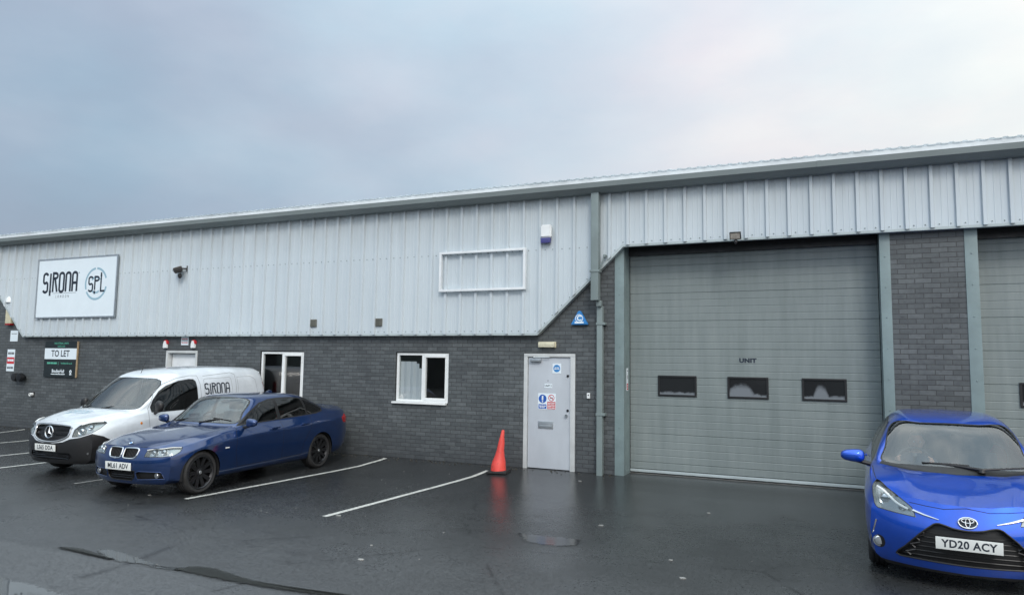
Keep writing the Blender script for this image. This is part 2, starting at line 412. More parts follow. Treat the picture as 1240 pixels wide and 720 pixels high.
# ------------------------------------------------------------------ sky and sun
SUN_EL, SUN_AZ = 38, 150        # azimuth clockwise from +Y: behind the camera's right shoulder
world = bpy.data.worlds.new('World'); scene.world = world; world.use_nodes = True
t = NT(world); bg = t.n['Background']; bg.inputs[1].default_value = .1
sky = t.add('ShaderNodeTexSky', sky_type='NISHITA'); sky.sun_disc = False
sky.sun_elevation = R(SUN_EL); sky.sun_rotation = R(SUN_AZ); sky.air_density = 1.2; sky.dust_density = 2
tc = t.add('ShaderNodeTexCoord'); D = tc.outputs['Generated']
sep = t.add('ShaderNodeSeparateXYZ'); t.link(D, sep.inputs[0])
def dotv(v):
    n = t.add('ShaderNodeVectorMath', operation='DOT_PRODUCT'); t.link(D, n.inputs[0]); n.inputs[1].default_value = v
    return n.outputs['Value']
cl = t.add('ShaderNodeMapping'); t.link(D, cl.inputs[0]); cl.inputs['Scale'].default_value = (1, 1, 2.2)
n_big = t.noise(cl.outputs[0], 2.1, 7, .52); n_soft = t.noise(cl.outputs[0], 1.1, 3, .5)
g = t.math('ADD', dotv((.80, .16, .55)), t.math('MULTIPLY', t.math('SUBTRACT', n_big, .5), .80))
g = t.math('ADD', g, t.math('MULTIPLY', t.math('SUBTRACT', n_soft, .5), .35))
n_fine = t.noise(cl.outputs[0], 6.5, 8, .6); g = t.math('ADD', g, t.math('MULTIPLY', t.math('SUBTRACT', n_fine, .5), .16))
SKYRAMP = [(.00, (.235, .29, .385)), (.20, (.30, .385, .50)), (.40, (.44, .525, .63)), (.60, (.60, .635, .705)), (.78, (.79, .78, .785)), (1.0, (.95, .92, .88))]
fac = t.math('MULTIPLY_ADD', g, .56, .455)
clouds = t.ramp(fac, SKYRAMP)
n_hue = t.noise(cl.outputs[0], 3.1, 5, .5); clouds = t.mix(1, clouds, t.ramp(n_hue, [(.35, (.94, 1.02, 1.04)), (.65, (1.03, .995, 1.005))]), 'MULTIPLY')
# overcast luminance rises towards the zenith and towards the veiled sun behind the camera
lift = t.math('MULTIPLY', t.math('POWER', t.math('MAXIMUM', sep.outputs[2], 0.0), 2.0), .9)
back = t.math('MULTIPLY', t.math('POWER', t.math('MAXIMUM', dotv((.25, -.85, .47)), 0.0), 2.0), 1.15)
gain = t.math('ADD', t.math('ADD', lift, back), .97)
clouds = t.mix(1, clouds, gain, 'MULTIPLY')
# thinner, bluer cloud overhead
high = t.math('MULTIPLY', t.math('SUBTRACT', sep.outputs[2], .52), 2.6, clamp=True)
clouds = t.mix(high, clouds, t.mix(t.ramp(n_big, [(.38, 0.0), (.62, 1.0)]), (.92, 1.22, 1.48), (1.75, 1.98, 2.12)))
clouds = t.mix(1, clouds, (10.35, 10.0, 9.55), 'MULTIPLY')
t.link(t.mix(.94, sky.outputs[0], clouds), bg.inputs[0])
sun_d = bpy.data.lights.new('sun', 'SUN'); sun_d.energy = 1.0; sun_d.angle = R(16); sun_d.color = (1, .96, .9)
sun = bpy.data.objects.new('sun', sun_d); COL.objects.link(sun)
a = R(SUN_AZ); e = R(SUN_EL)
sdir = Vector((math.sin(a) * math.cos(e), math.cos(a) * math.cos(e), math.sin(e)))
sun.rotation_euler = sdir.to_track_quat('Z', 'Y').to_euler(); sun.location = (0, -20, 20)
vs = scene.view_settings; vs.view_transform = 'Standard'; vs.look = 'None'; vs.exposure = .26; vs.gamma = 1; vs.use_curve_mapping = False
scene.render.engine = 'CYCLES'

# ------------------------------------------------------------------ ground
GP = [(-400, -.3), (-60, -.12), (-14, -.09), (-9.2, -.10), (-7.5, -.135), (-7.12, -.150), (-6.8, -.145), (-5, -.115), (-1.6, -.092), (-.9, -.08), (-.3, -.035), (0, 0), (400, 0)]
def gz(y):
    for (a, za), (b, zb) in zip(GP, GP[1:]):
        if a <= y <= b:
            return za + (zb - za) * (y - a) / (b - a)
    return 0
def ground():
    b = MB(); ys = [p[0] for p in GP]; ys = sorted(set(ys + [-14 + .5 * i for i in range(29)] + [-200, -30, -20, .2, 100]))
    xs = [-400, -120, -60, -40] + [-30 + 2.5 * i for i in range(21)] + [30, 45, 70, 150, 400]
    V = [[b.bm.verts.new((x, y, gz(y))) for x in xs] for y in ys]
    for j in range(len(ys) - 1):
        for i in range(len(xs) - 1): b.bm.faces.new((V[j][i], V[j][i + 1], V[j + 1][i + 1], V[j + 1][i]))
    struct(b.build('asphalt_ground', M['asphalt'], recalc=False, angle=60))
ground()
def strip(name, pts, w, m=None, lift=.004):
    """flat painted band over the fall of the ground"""
    b = MB(); prev = None
    for (x0, y0), (x1, y1) in zip(pts, pts[1:]):
        ys = sorted({y0, y1} | {p[0] for p in GP if min(y0, y1) < p[0] < max(y0, y1)} | {-14 + .5 * i for i in range(29) if min(y0, y1) < -14 + .5 * i < max(y0, y1)}, reverse=(y1 < y0))
        for y in ys:
            f = (y - y0) / (y1 - y0) if y1 != y0 else 0; x = x0 + (x1 - x0) * f; j = random.uniform(-.004, .004)
            q = (b.bm.verts.new((x - w / 2 + j, y, gz(y) + lift)), b.bm.verts.new((x + w / 2 + j, y, gz(y) + lift)))
            if prev and (q[0].co - prev[0].co).length > 1e-4: b.bm.faces.new((prev[0], prev[1], q[1], q[0]))
            prev = q
    return struct(b.build(name, m or M['line'], recalc=False))
for pts in ([(-8.59, -4.57), (-8.15, -.12)], [(-6.08, -4.57), (-5.73, -.40)], [(-11.16, -4.50), (-10.75, -.15)],
            [(-13.87, -4.6), (-13.5, -.2)], [(-15.52, -4.4), (-15.2, -.2)], [(-17.95, -4.5), (-17.4, -.2)], [(-20.4, -4.5), (-19.55, -.15)]):
    strip('parking_bay_line', pts, .085, M['faded_line'] if pts[0][0] == -11.16 else None)
def blob(name, pts, m, lift, jit=.03, sub=4, kind='structure'):
    """irregular film of water lying on the ground"""
    sgn = 1 if sum(pts[k - 1][0] * pts[k][1] - pts[k][0] * pts[k - 1][1] for k in range(len(pts))) > 0 else -1
    P = [Vector((x, y, 0)) for x, y in pts]; N = len(P); out = []
    for i in range(N):
        p0, p1, p2, p3 = P[i - 1], P[i], P[(i + 1) % N], P[(i + 2) % N]
        for k in range(sub):
            f = k / sub
            q = .5 * ((2 * p1) + (p2 - p0) * f + (2 * p0 - 5 * p1 + 4 * p2 - p3) * f * f + (3 * p1 - p0 - 3 * p2 + p3) * f ** 3)
            q += Vector((random.uniform(-jit, jit), random.uniform(-jit, jit) * .6, 0)); out.append((q.x, q.y, gz(q.y) + lift))
    b = MB(); at = b.bm.verts.layers.float.new('depth'); n = len(out); c = Vector((0, 0, 0))
    rings = [[b.bm.verts.new(q) for q in out]]
    nb = [Vector(q) for q in out]; w = min(.13, .45 * (max(q.y for q in nb) - min(q.y for q in nb)))
    inner = []
    for k in range(n):       # shallow rim: the film thins out towards the edge
        d = (nb[(k + 3) % n] - nb[k - 3]).normalized(); m_ = Vector((-d.y, d.x, 0)); q = nb[k] + m_ * w * sgn * .55
        v = b.bm.verts.new((q.x, q.y, gz(q.y) + lift)); v[at] = 1.0; inner.append(v)
    for k in range(n): b.bm.faces.new((rings[0][k], rings[0][(k + 1) % n], inner[(k + 1) % n], inner[k]))
    f = b.bm.faces.new(inner); bmesh.ops.triangulate(b.bm, faces=b.bm.faces[:])
    bmesh.ops.recalc_face_normals(b.bm, faces=b.bm.faces)
    for f in b.bm.faces:
        if f.normal.z < 0: f.normal_flip()
    o = b.build(name, m, smooth=False, recalc=False); o['kind'] = kind; return o
blob('puddle', [(-7.25, -6.95), (-7.22, -6.80), (-6.93, -6.80), (-6.52, -6.87), (-6.11, -6.97), (-5.87, -6.88), (-5.84, -7.05), (-6.1, -7.09), (-6.48, -7.08), (-6.75, -7.11)], M['water'], .005, .022, 6)
blob('puddle', [(-7.74, -7.03), (-7.62, -6.93), (-7.34, -6.92), (-6.98, -6.99), (-6.78, -7.06), (-7.06, -7.09), (-7.36, -7.07)], M['mud'], .010, .012, 6)
blob('puddle', [(-5.99, -7.05), (-5.91, -6.87), (-5.72, -6.80), (-5.42, -6.83), (-5.08, -6.90), (-4.67, -6.91), (-4.31, -6.90), (-4.0, -6.88), (-3.6, -6.92), (-4.06, -7.02), (-4.39, -7.06), (-4.76, -7.08), (-5.05, -7.10), (-5.47, -7.09), (-5.78, -7.07)], M['mud'], .010, .014, 6)
blob('puddle', [(-8.6, -7.90), (-7.17, -7.93), (-6.88, -7.95), (-6.60, -7.94), (-6.25, -7.98), (-5.80, -8.05), (-6.05, -8.3), (-7.0, -8.6), (-8.8, -8.5)], M['water'], .005, .025, 6)
blob('puddle', [(-3.47, -4.22), (-3.1, -4.19), (-2.74, -4.14), (-2.60, -4.3), (-2.66, -4.52), (-2.9, -4.62), (-3.2, -4.58), (-3.36, -4.42)], M['film'], .004, .035, 7)

# ------------------------------------------------------------------ the industrial building
YC = -.12                        # face of the cladding trough
bld = thing('industrial_building', 'long industrial terrace with pale ribbed steel cladding over dark brick and grey loading doors', 'building')
XL, XR = -34.0, 13.0
ZC, ZD = 2.465, 4.03             # lower edge of cladding over the offices / over the loading doors
DOORS = [(-3.29, .774), (2.065, 6.13), (-25.9, -21.45)]      # loading door openings
OPEN = [  # window and door openings in the brickwork x0,x1,z0,z1
    (-8.06, -6.82, 1.10, 2.115), (-11.66, -10.42, .96, 2.115), (-5.21, -4.19, 0, 2.115), (-14.63, -13.58, 0, 2.115)]
def brickwork():
    b = MB()
    ops = OPEN + [(x0, x1, -.2, ZD + .3) for x0, x1 in DOORS]
    xs = sorted({XL, XR} | {v for o in ops for v in o[:2]} | {XL + 3 * i for i in range(16)}); zs = sorted({-.3, 4.3} | {v for o in ops for v in o[2:]})
    inside = lambda x, z: any(o[0] < x < o[1] and o[2] < z < o[3] for o in ops)
    for x0, x1 in zip(xs, xs[1:]):
        for z0, z1 in zip(zs, zs[1:]):
            if not inside((x0 + x1) / 2, (z0 + z1) / 2): b.face([(x0, 0, z0), (x1, 0, z0), (x1, 0, z1), (x0, 0, z1)])
    for x0, x1, z0, z1 in ops:
        d = .42 if z1 > 3 else .13
        b.face([(x0, 0, z0), (x0, d, z0), (x0, d, z1), (x0, 0, z1)]); b.face([(x1, d, z0), (x1, 0, z0), (x1, 0, z1), (x1, d, z1)])
        b.face([(x0, 0, z1), (x0, d, z1), (x1, d, z1), (x1, 0, z1)])
        if z0 > .5: b.face([(x0, d, z0), (x0, 0, z0), (x1, 0, z0), (x1, d, z0)])
    bmesh.ops.remove_doubles(b.bm, verts=b.bm.verts, dist=1e-4)
    b.build('brick_wall', M['brick'], bld, smooth=False, recalc=False)
    b = MB(); b.box(XL, XR, 3.6, 30, -.3, 5.0); b.face([(XL, 2.6, -.2), (-3.6, 2.6, -.2), (-3.6, 2.6, 2.4), (XL, 2.6, 2.4)])
    for z in (0.02, 2.4):       # dark floor and ceiling of the offices behind the panes
        b.face([(XL, .16, z), (-3.6, .16, z), (-3.6, 3.5, z), (XL, 3.5, z)])
    b.build('inner_wall', M['room'], bld, smooth=False)
brickwork()

# cladding: trapezoidal sheet, ribs at 1/3 m, lower edge follows the cut-outs round the loading doors
def low_edge(x):
    pts = [(-30, ZC), (-27.5, ZC), (-26.0, ZD), (-21.62, ZD), (-19.965, ZC), (-4.909, ZC), (-3.281, ZD), (XR + 1, ZD)]
    if x <= -30: return ZC
    for (a, za), (c, zc) in zip(pts, pts[1:]):
        if a <= x <= c: return za + (zc - za) * (x - a) / (c - a)
    return ZC
KINKS = [-27.5, -26.0, -21.62, -19.965, -4.909, -3.281]
def cladding():
    b = MB(); ZT = 5.02; P = 1 / 3; x = XL; st = []
    k0 = math.floor((XL - .785) / P)
    for k in range(k0, int((XR - .785) / P) + 1):
        x = .785 + k * P
        st += [(x, 0), (x + .011, -.046), (x + .057, -.046), (x + .068, 0), (x + .155, 0), (x + .160, -.0035), (x + .170, -.0035), (x + .175, 0), (x + .240, 0), (x + .245, -.0035), (x + .255, -.0035), (x + .260, 0)]
    st = [s for s in st if XL <= s[0] <= XR]
    def dep(x):
        for (a, da), (c, dc) in zip(st, st[1:]):
            if a <= x <= c: return da + (dc - da) * (x - a) / (c - a)
        return 0
    st = sorted(st + [(k, dep(k)) for k in KINKS])
    zl = [[low_edge(x) + f * (ZT - low_edge(x)) for f in (0, .3, .6, 1)] for x, d in st]
    V = [[b.bm.verts.new((x, YC + d, z)) for z in zz] for (x, d), zz in zip(st, zl)]
    for i in range(len(V) - 1):
        for j in range(3): b.bm.faces.new((V[i][j], V[i + 1][j], V[i + 1][j + 1], V[i][j + 1]))
    bmesh.ops.recalc_face_normals(b.bm, faces=b.bm.faces)
    o = b.build('cladding', M['clad'], bld, recalc=False, angle=20)
    # drip flashing along the lower edge, mitred at the kinks
    b = MB(); pts = [(-33.9, ZC), (-27.5, ZC), (-26.0, ZD), (-21.62, ZD), (-19.965, ZC), (-4.909, ZC), (-3.281, ZD), (XR, ZD)]
    V2 = [Vector(p) for p in pts]; rows = []
    for i, p in enumerate(V2):
        d1 = (p - V2[i - 1]).normalized() if i else (V2[1] - p).normalized(); d2 = (V2[i + 1] - p).normalized() if i < len(V2) - 1 else d1
        n = Vector((-d1.y, d1.x)) + Vector((-d2.y, d2.x)); n.normalize(); n /= max(.5, n.dot(Vector((-d1.y, d1.x))))
        prof = [(.012, YC - .013), (.012, YC - .014), (-.020, YC - .014), (-.028, YC - .013), (-.024, YC + .02), (-.020, .0)]
        rows.append([b.bm.verts.new((p.x + n.x * o_, y, p.y + n.y * o_)) for o_, y in prof])
    for A, B in zip(rows, rows[1:]):
        for k in range(len(A) - 1): b.bm.faces.new((A[k], A[k + 1], B[k + 1], B[k]))
    b.build('drip_flashing', M['pale_trim'], bld, smooth=False)
    # fixing screws
    b = MB()
    for k in range(k0, int((XR - .785) / P) + 1):
        for dx in (.125, .275):
            x = .785 + k * P + dx
            if XL < x < XR:
                for z in (low_edge(x) + .055, 4.03 if low_edge(x) < 3.6 else 9):
                    if z < 9: b.lathe([(.0, -.012), (.008, -.010), (.010, 0)], (x, YC, z), 'y', 8)
    struct(b.build('fixing_screws', M['trim'], bld), 'stuff')
cladding()
# soffit lining over the loading doors, and an added black box imitating its shade on the door top
for x0, x1 in DOORS:
    b = MB(); b.box(x0 - .03, x1 + .03, .002, .46, ZD + .06, ZD + .16); b.build('soffit', M['black'], bld)
    b = MB(); b.box(x0 + .013, x1 - .013, .30, .385, ZD - .13, ZD + .058); b.build('door_head_shade', M['black'], bld)
# gutter, eaves flashing and roof
b = MB(); prof = [(-.10, 4.985), (-.30, 4.985), (-.405, 5.055), (-.415, 5.145), (-.395, 5.150), (-.388, 5.070), (-.29, 5.005), (-.10, 5.005)]
js = [XL, -28, -22, -16, -10, -7.0, -.05, 6, XR]
for x0, x1 in zip(js, js[1:]): b.prism(prof, x0, x1 - .004, 'x')
for xj in js[1:-1]: b.prism([(-.10, 4.979), (-.303, 4.979), (-.411, 5.052), (-.421, 5.148), (-.39, 5.154), (-.10, 5.16)], xj - .035, xj + .035, 'x')
b.build('gutter', M['gutter'], bld, smooth=False)
b = MB(); b.box(XL, XR, -.26, -.23, 5.02, 5.262)
b.box(XL, XR, -.23, -.03, 5.02, 5.255); b.build('eaves_flashing', M['roof'], bld, smooth=False)
b = MB(); P = 1 / 6; k0 = int((XR - XL) / P); slope = math.tan(R(6)); pr = [(0, 0), (.05, 0), (.066, .013), (.115, .013), (.131, 0)]
rows = []
for yy in (-.29, 14, 30):
    row = []
    for k in range(k0):
        for dx, dz in pr: row.append(b.bm.verts.new((XL + k * P + dx, yy, 5.268 + dz + (yy + .29) * slope if yy < 15 else 5.268 + dz + 14.29 * slope - (yy - 14) * slope)))
    rows.append(row)
for A, B in zip(rows, rows[1:]):
    for i in range(len(A) - 1): b.bm.faces.new((A[i], A[i + 1], B[i + 1], B[i]))
ext = bmesh.ops.solidify(b.bm, geom=list(b.bm.faces), thickness=.004)
b.build('roof_sheet', M['roof'], bld, smooth=False)

# steel jambs of the loading doors
def jamb(x0, x1, side):
    b = MB(); b.box(x0, x1, -.012, .10, -.12, ZD + .02, .004)
    xi = (x1 - .006, x1) if side > 0 else (x0, x0 + .006)
    b.box(xi[0], xi[1], .101, .40, -.08, ZD + .02)
    for k in range(8):
        b.lathe([(0, -.008), (.009, -.006), (.012, 0)], ((x0 + x1) / 2, -.012, .35 + k * .47), 'y', 8)
    b.build('door_jamb', M['column'], bld)
for x0, x1 in DOORS:
    jamb(x0 - .165, x0 + .002, 1); jamb(x1 - .002, x1 + .145, -1)
def roller_door(x0, x1, glass):
    YD = .40; b = MB(); z = .085; ztop = ZD + .3; prof = []
    while z < ztop:      # shallow pressed lines every 125 mm, panel joints every fourth
        j = .008 if round((z - .085) / .125) % 4 == 0 else .004
        prof += [(YD, z + .006), (YD, z + .110), (YD + j, z + .117), (YD + j, z + .119)]; z += .125
    A = [b.bm.verts.new((x0 + .012, y, zz)) for y, zz in prof]; B = [b.bm.verts.new((x1 - .012, y, zz)) for y, zz in prof]
    for i in range(len(A) - 1): b.bm.faces.new((A[i], B[i], B[i + 1], A[i + 1]))
    d = b.build('loading_door', M['steel_door'], bld, smooth=False)
    b = MB(); b.box(x0 + .01, x1 - .01, YD - .012, YD + .03, .030, .078, .004); b.build('bottom_seal', M['pale_trim'], d)
    b = MB(); b.box(x0, x1, YD - .02, YD + .4, -.09, .008); b.build('threshold', M['stone'], d)
    for xa in (x0, x1 - .012):
        b = MB(); b.box(xa, xa + .012, YD - .006, YD + .05, .03, ztop); b.build('side_seal', M['rubber'], d)
    for i, (wx0, wx1) in enumerate(glass):
        z0, z1 = 1.378, 1.742; e = .032; b = MB()
        b.box(wx0, wx1, YD - .022, YD - .002, z1 - e, z1, .004); b.box(wx0, wx1, YD - .022, YD - .002, z0, z0 + e, .004)
        b.box(wx0, wx0 + e, YD - .021, YD - .003, z0 + e, z1 - e); b.box(wx1 - e, wx1, YD - .021, YD - .003, z0 + e, z1 - e)
        b.build('window_frame', M['black'], d)
        b = MB(); b.face([(wx0 + e, YD - .008, z0 + e), (wx1 - e, YD - .008, z0 + e), (wx1 - e, YD - .008, z1 - e), (wx0 + e, YD - .008, z1 - e)])
        b.build('window_pane', fogged(i), d, smooth=False)
    return d
def fogged(i):
    """acrylic pane, clouded in a patch of its own"""
    m = mat('clouded_acrylic', (.012, .013, .015), .12, spec=.6); t = NT(m)
    tc = t.add('ShaderNodeTexCoord'); sep = t.add('ShaderNodeSeparateXYZ'); t.link(tc.outputs['Generated'], sep.inputs[0])
    n = t.noise(tc.outputs['Object'], 9, 5, .65)
    cx, w, h = [(.45, .5, .16), (.30, .42, .78), (.42, .22, .80), (.5, .4, .5)][i % 4]
    dx = t.math('DIVIDE', t.math('SUBTRACT', sep.outputs[0], cx), w)
    top = t.math('MULTIPLY', t.math('SUBTRACT', 1.0, t.math('POWER', t.math('ABSOLUTE', dx), 2.6)), h)
    f = t.math('SUBTRACT', t.math('ADD', top, t.math('MULTIPLY', t.math('SUBTRACT', n, .5), .42)), sep.outputs[2])
    f = t.math('MULTIPLY', f, 3.2, clamp=True)
    low = t.math('MULTIPLY', t.math('SUBTRACT', t.math('MULTIPLY_ADD', n, .35, .0), sep.outputs[2]), 9, clamp=True)
    f = t.math('MAXIMUM', f, low)
    t.link(t.mix(t.math('MULTIPLY', f, .62), (.018, .019, .021), (.24, .27, .30)), t.b.inputs['Base Color'])
    t.link(t.math('MULTIPLY_ADD', f, .5, .10), t.b.inputs['Roughness']); return m
d1 = roller_door(*DOORS[0], [(-2.775, -2.10), (-1.58, -.918), (-.40, .269)])
roller_door(*DOORS[1], [(2.572, 3.24), (3.76, 4.43), (4.95, 5.62)])
roller_door(*DOORS[2], [(-22.7, -22.03), (-24.0, -23.33), (-25.3, -24.63)])
b = MB(); text_bm(b.bm, 'UNIT', face_mtx(-1.245, .3985, 2.018), .098, .006, 1.15, 1.08); b.build('unit_lettering', M['ink'], d1, smooth=False, recalc=False)

# ordinary windows: white frames, two lights
def window(x0, x1, z0, z1, blind):
    fy0, fy1 = .030, .095; e = .045; xm = x0 + (x1 - x0) * .52; b = MB()
    b.box(x0, x1, fy0, fy1, z1 - e, z1, .005); b.box(x0, x1, fy0, fy1, z0, z0 + e, .005)
    b.box(x0, x0 + e, fy0 + .001, fy1, z0 + e, z1 - e); b.box(x1 - e, x1, fy0 + .001, fy1, z0 + e, z1 - e); b.box(xm - .032, xm + .032, fy0 + .001, fy1, z0 + e, z1 - e)
    f = b.build('window', M['upvc'], bld)
    s0, s1, q = xm + .032, x1 - e, .042; b = MB()      # opening casement on the right
    b.box(s0, s1, fy0 - .012, fy1 - .01, z1 - e - q, z1 - e + .008, .004); b.box(s0, s1, fy0 - .012, fy1 - .01, z0 + e - .008, z0 + e + q, .004)
    b.box(s0, s0 + q * .6, fy0 - .011, fy1 - .011, z0 + e + q, z1 - e - q); b.box(s1 - q * .6, s1, fy0 - .011, fy1 - .011, z0 + e + q, z1 - e - q)
    b.build('casement', M['upvc'], f)
    b = MB(); b.face([(x0 + e, .06, z0 + e), (xm - .032, .06, z0 + e), (xm - .032, .06, z1 - e), (x0 + e, .06, z1 - e)])
    b.face([(s0 + .02, .055, z0 + e + q), (s1 - .02, .055, z0 + e + q), (s1 - .02, .055, z1 - e - q), (s0 + .02, .055, z1 - e - q)])
    b.build('glass', M['pane'], f, smooth=False, recalc=False)
    b = MB(); b.box(x0 - .06, x1 - .01, -.055, .028, z0 - .038, z0 - .002, .006); b.build('sill', M['upvc'], f)
    if blind:
        b = MB(); n = 8; xa, xb = x0 + .05, xm + .01
        for k in range(n):
            a0 = xa + (xb - xa) * k / n; w = (xb - xa) / n
            top = z1 - .17 - (.16 * max(0, (k - 4.2)) ** 1.5 * .35)
            b.face([(a0, .098 + .018 * (k % 2), z0 + .04), (a0 + w, .098 + .018 * ((k + 1) % 2), z0 + .04), (a0 + w, .098 + .018 * ((k + 1) % 2), top), (a0, .098 + .018 * (k % 2), top)])
        b.build('curtain', M['blind'], f, smooth=False)
    return f
window(-8.04, -6.84, 1.12, 2.095, True)
window(-11.64, -10.44, .98, 2.095, False)

# the white entrance door
def frame(x0, x1, z1, parent, m, e0=.075, e1=.085, y0=-.012, y1=.10, name='door_frame'):
    b = MB(); b.box(x0, x0 + e0, y0, y1, -.03, z1 - .06, .004); b.box(x1 - e1, x1, y0, y1, -.03, z1 - .06, .004); b.box(x0, x1, y0, y1, z1 - .06, z1, .004)
    return b.build(name, m, parent)
b = MB(); b.box(-5.125, -4.28, .022, .07, .012, 2.035, .004); ed = b.build('entrance_door', M['door_white'], bld)
frame(-5.205, -4.195, 2.105, ed, M['frame_white'], .072, .092)
b = MB(); b.box(-5.08, -4.86, -.045, .02, 1.955, 2.010, .006); b.build('door_closer', M['alu'], ed)
b = MB(); b.tube([(-4.99, -.03, 2.012), (-4.995, -.05, 2.03), (-4.99, -.03, 2.06)], .011, 6); b.tube([(-4.99, -.05, 2.035), (-4.68, -.035, 2.04)], .008, 6); b.build('closer_arm', M['alu'], ed)
b = MB(); b.box(-4.915, -4.625, .010, .021, .735, .865, .003); b.box(-4.895, -4.645, .002, .012, .755, .795, .003); b.build('letter_plate', M['alu'], ed)
for z in (1.70, 1.075):
    b = MB(); b.lathe([(0, -.02), (.020, -.018), (.026, 0)], (-4.345, .022, z), 'y', 14); b.build('lock_cylinder', M['darkalloy'], ed)
b = MB(); b.lathe([(0, -.05), (.024, -.048), (.028, -.03), (.014, -.022), (.014, 0)], (-4.36, .022, .985), 'y', 16); b.build('door_knob', M['chrome'], ed)
def sign_plate(x0, x1, z0, z1, parent, m, y=.0205, name='door_sign'):
    b = MB(); b.box(x0, x1, y - .0025, y + .001, z0, z1); return b.build(name, m, parent, smooth=False)
def disc(bm, mtx, r, n=28, mi=0, r0=0.0):
    if r0: ribbon(bm, [((r + r0) / 2 * math.cos(2 * math.pi * k / n), (r + r0) / 2 * math.sin(2 * math.pi * k / n)) for k in range(n)], r - r0, mtx, True, mi)
    else: bm.faces.new([bm.verts.new(mtx @ Vector((r * math.cos(2 * math.pi * k / n), r * math.sin(2 * math.pi * k / n), 0))) for k in range(n)]).material_index = mi
def rect(bm, mtx, x0, x1, y0, y1, mi=0): bm.faces.new([bm.verts.new(mtx @ Vector(p)) for p in ((x0, y0, 0), (x1, y0, 0), (x1, y1, 0), (x0, y1, 0))]).material_index = mi
def lines_of_print(bm, mtx, x0, x1, y, h, words, mi=0):
    """illegible small print: a row of word-length dashes"""
    tot = sum(words) + .35 * (len(words) - 1); s = (x1 - x0) / tot; x = x0
    for w in words: rect(bm, mtx, x, x + w * s, y - h / 2, y + h / 2, mi); x += (w + .35) * s
def signs():
    L = [M['signwhite'], M['cyanblue'], M['blue'], M['red'], M['ink'], M['white']]
    y = .0205
    b = MB(); b.box(-4.645, -4.475, y - .0025, y + .001, 1.745, 1.925); m = face_mtx(-4.56, y - .0032, 1.835)
    disc(b.bm, m, .068, mi=1); m2 = face_mtx(-4.56, y - .0038, 1.835)
    lines_of_print(b.bm, m2, -.045, .045, .015, .016, (2, 3), 5); lines_of_print(b.bm, m2, -.052, .052, -.012, .016, (3, 1, 2), 5)
    b.build('door_sign', L, ed, smooth=False, recalc=False)
    b = MB(); b.box(-4.80, -4.65, y - .0025, y + .001, 1.475, 1.55); text_bm(b.bm, 'UNIT 5', face_mtx(-4.725, y - .0032, 1.512), .046, .001, .95, 1, 4)
    b.build('door_sign', L, ed, smooth=False, recalc=False)
    b = MB(); b.box(-4.925, -4.575, y - .0025, y + .001, 1.085, 1.375); m = face_mtx(-4.75, y - .0032, 1.23); m2 = face_mtx(-4.75, y - .0038, 1.23)
    mt = Matrix.Translation
    disc(b.bm, m @ mt((-.085, .045, 0)), .078, mi=2); rect(b.bm, m2, -.100, -.070, .02, .10, 5); disc(b.bm, m2 @ mt((-.085, -.005, 0)), .014, mi=5, n=12)
    rect(b.bm, m, -.165, -.008, -.135, -.055, 2); lines_of_print(b.bm, m2, -.155, -.018, -.085, .018, (3, 2, 3), 5); lines_of_print(b.bm, m2, -.14, -.04, -.112, .014, (2, 3), 5)
    disc(b.bm, m @ mt((.088, .065, 0)), .060, mi=3, r0=.048); ribbon(b.bm, [(.05, .105), (.126, .027)], .012, m2, mi=3); ribbon(b.bm, [(.06, .055), (.12, .068)], .013, m, mi=4)
    rect(b.bm, m, .010, .168, -.138, -.005, 3)
    for k, wd in enumerate([(3, 2, 4), (2, 4), (4, 1, 2), (3, 3)]): lines_of_print(b.bm, m2, .022, .156, -.028 - .029 * k, .014, wd, 5)
    b.build('door_sign', L, ed, smooth=False, recalc=False)
    b = MB(); text_bm(b.bm, '4', face_mtx(-4.735, .0212, 1.605), .045); b.build('door_number', M['ink'], ed, smooth=False, recalc=False)
signs()
# the second, recessed door behind the van
b = MB(); b.box(-14.55, -13.66, .122, .16, .0, 2.03, .004); sd = b.build('recessed_door', M['white'], bld)
frame(-14.62, -13.59, 2.105, sd, M['frame_white'], .06, .06, -.008, .128)
b = MB(); b.box(-13.80, -13.74, .08, .12, 1.60, 1.68, .008); b.build('door_lock', M['black'], sd)

# downpipe: hopper leg on the cladding, then a swan-neck back to the brickwork
b = MB(); b.box(-3.815, -3.675, -.30, -.165, 3.05, 4.985, .01); b.box(-3.835, -3.655, -.31, -.155, 3.55, 3.59, .004)
b.box(-3.745, -3.655, -.20, -.105, 2.95, 3.052, .006)
b.box(-3.754, -3.650, -.130, -.022, -.06, 2.96, .008)
for z in (2.62, 1.02): b.box(-3.765, -3.60, -.138, -.002, z, z + .045, .004)
b.tube([(-3.70, -.24, 3.5), (-3.58, -.24, 3.84), (-3.58, -.16, 3.84)], .012, 6)
b.box(-3.60, -3.56, -.26, -.15, 3.815, 3.865, .004)
b.build('downpipe', M['trim'], bld)
for x in (-10.08, -8.40):
    b = MB(); b.box(x - .075, x + .075, YC - .034, YC - .002, 2.635, 2.795, .004)
    for k in range(5): b.box(x - .06, x + .06, YC - .042, YC - .034, 2.65 + k * .028, 2.664 + k * .028)
    b.build('air_vent', worn('bronze_vent', (.13, .13, .11), .5, .2, 9), bld)

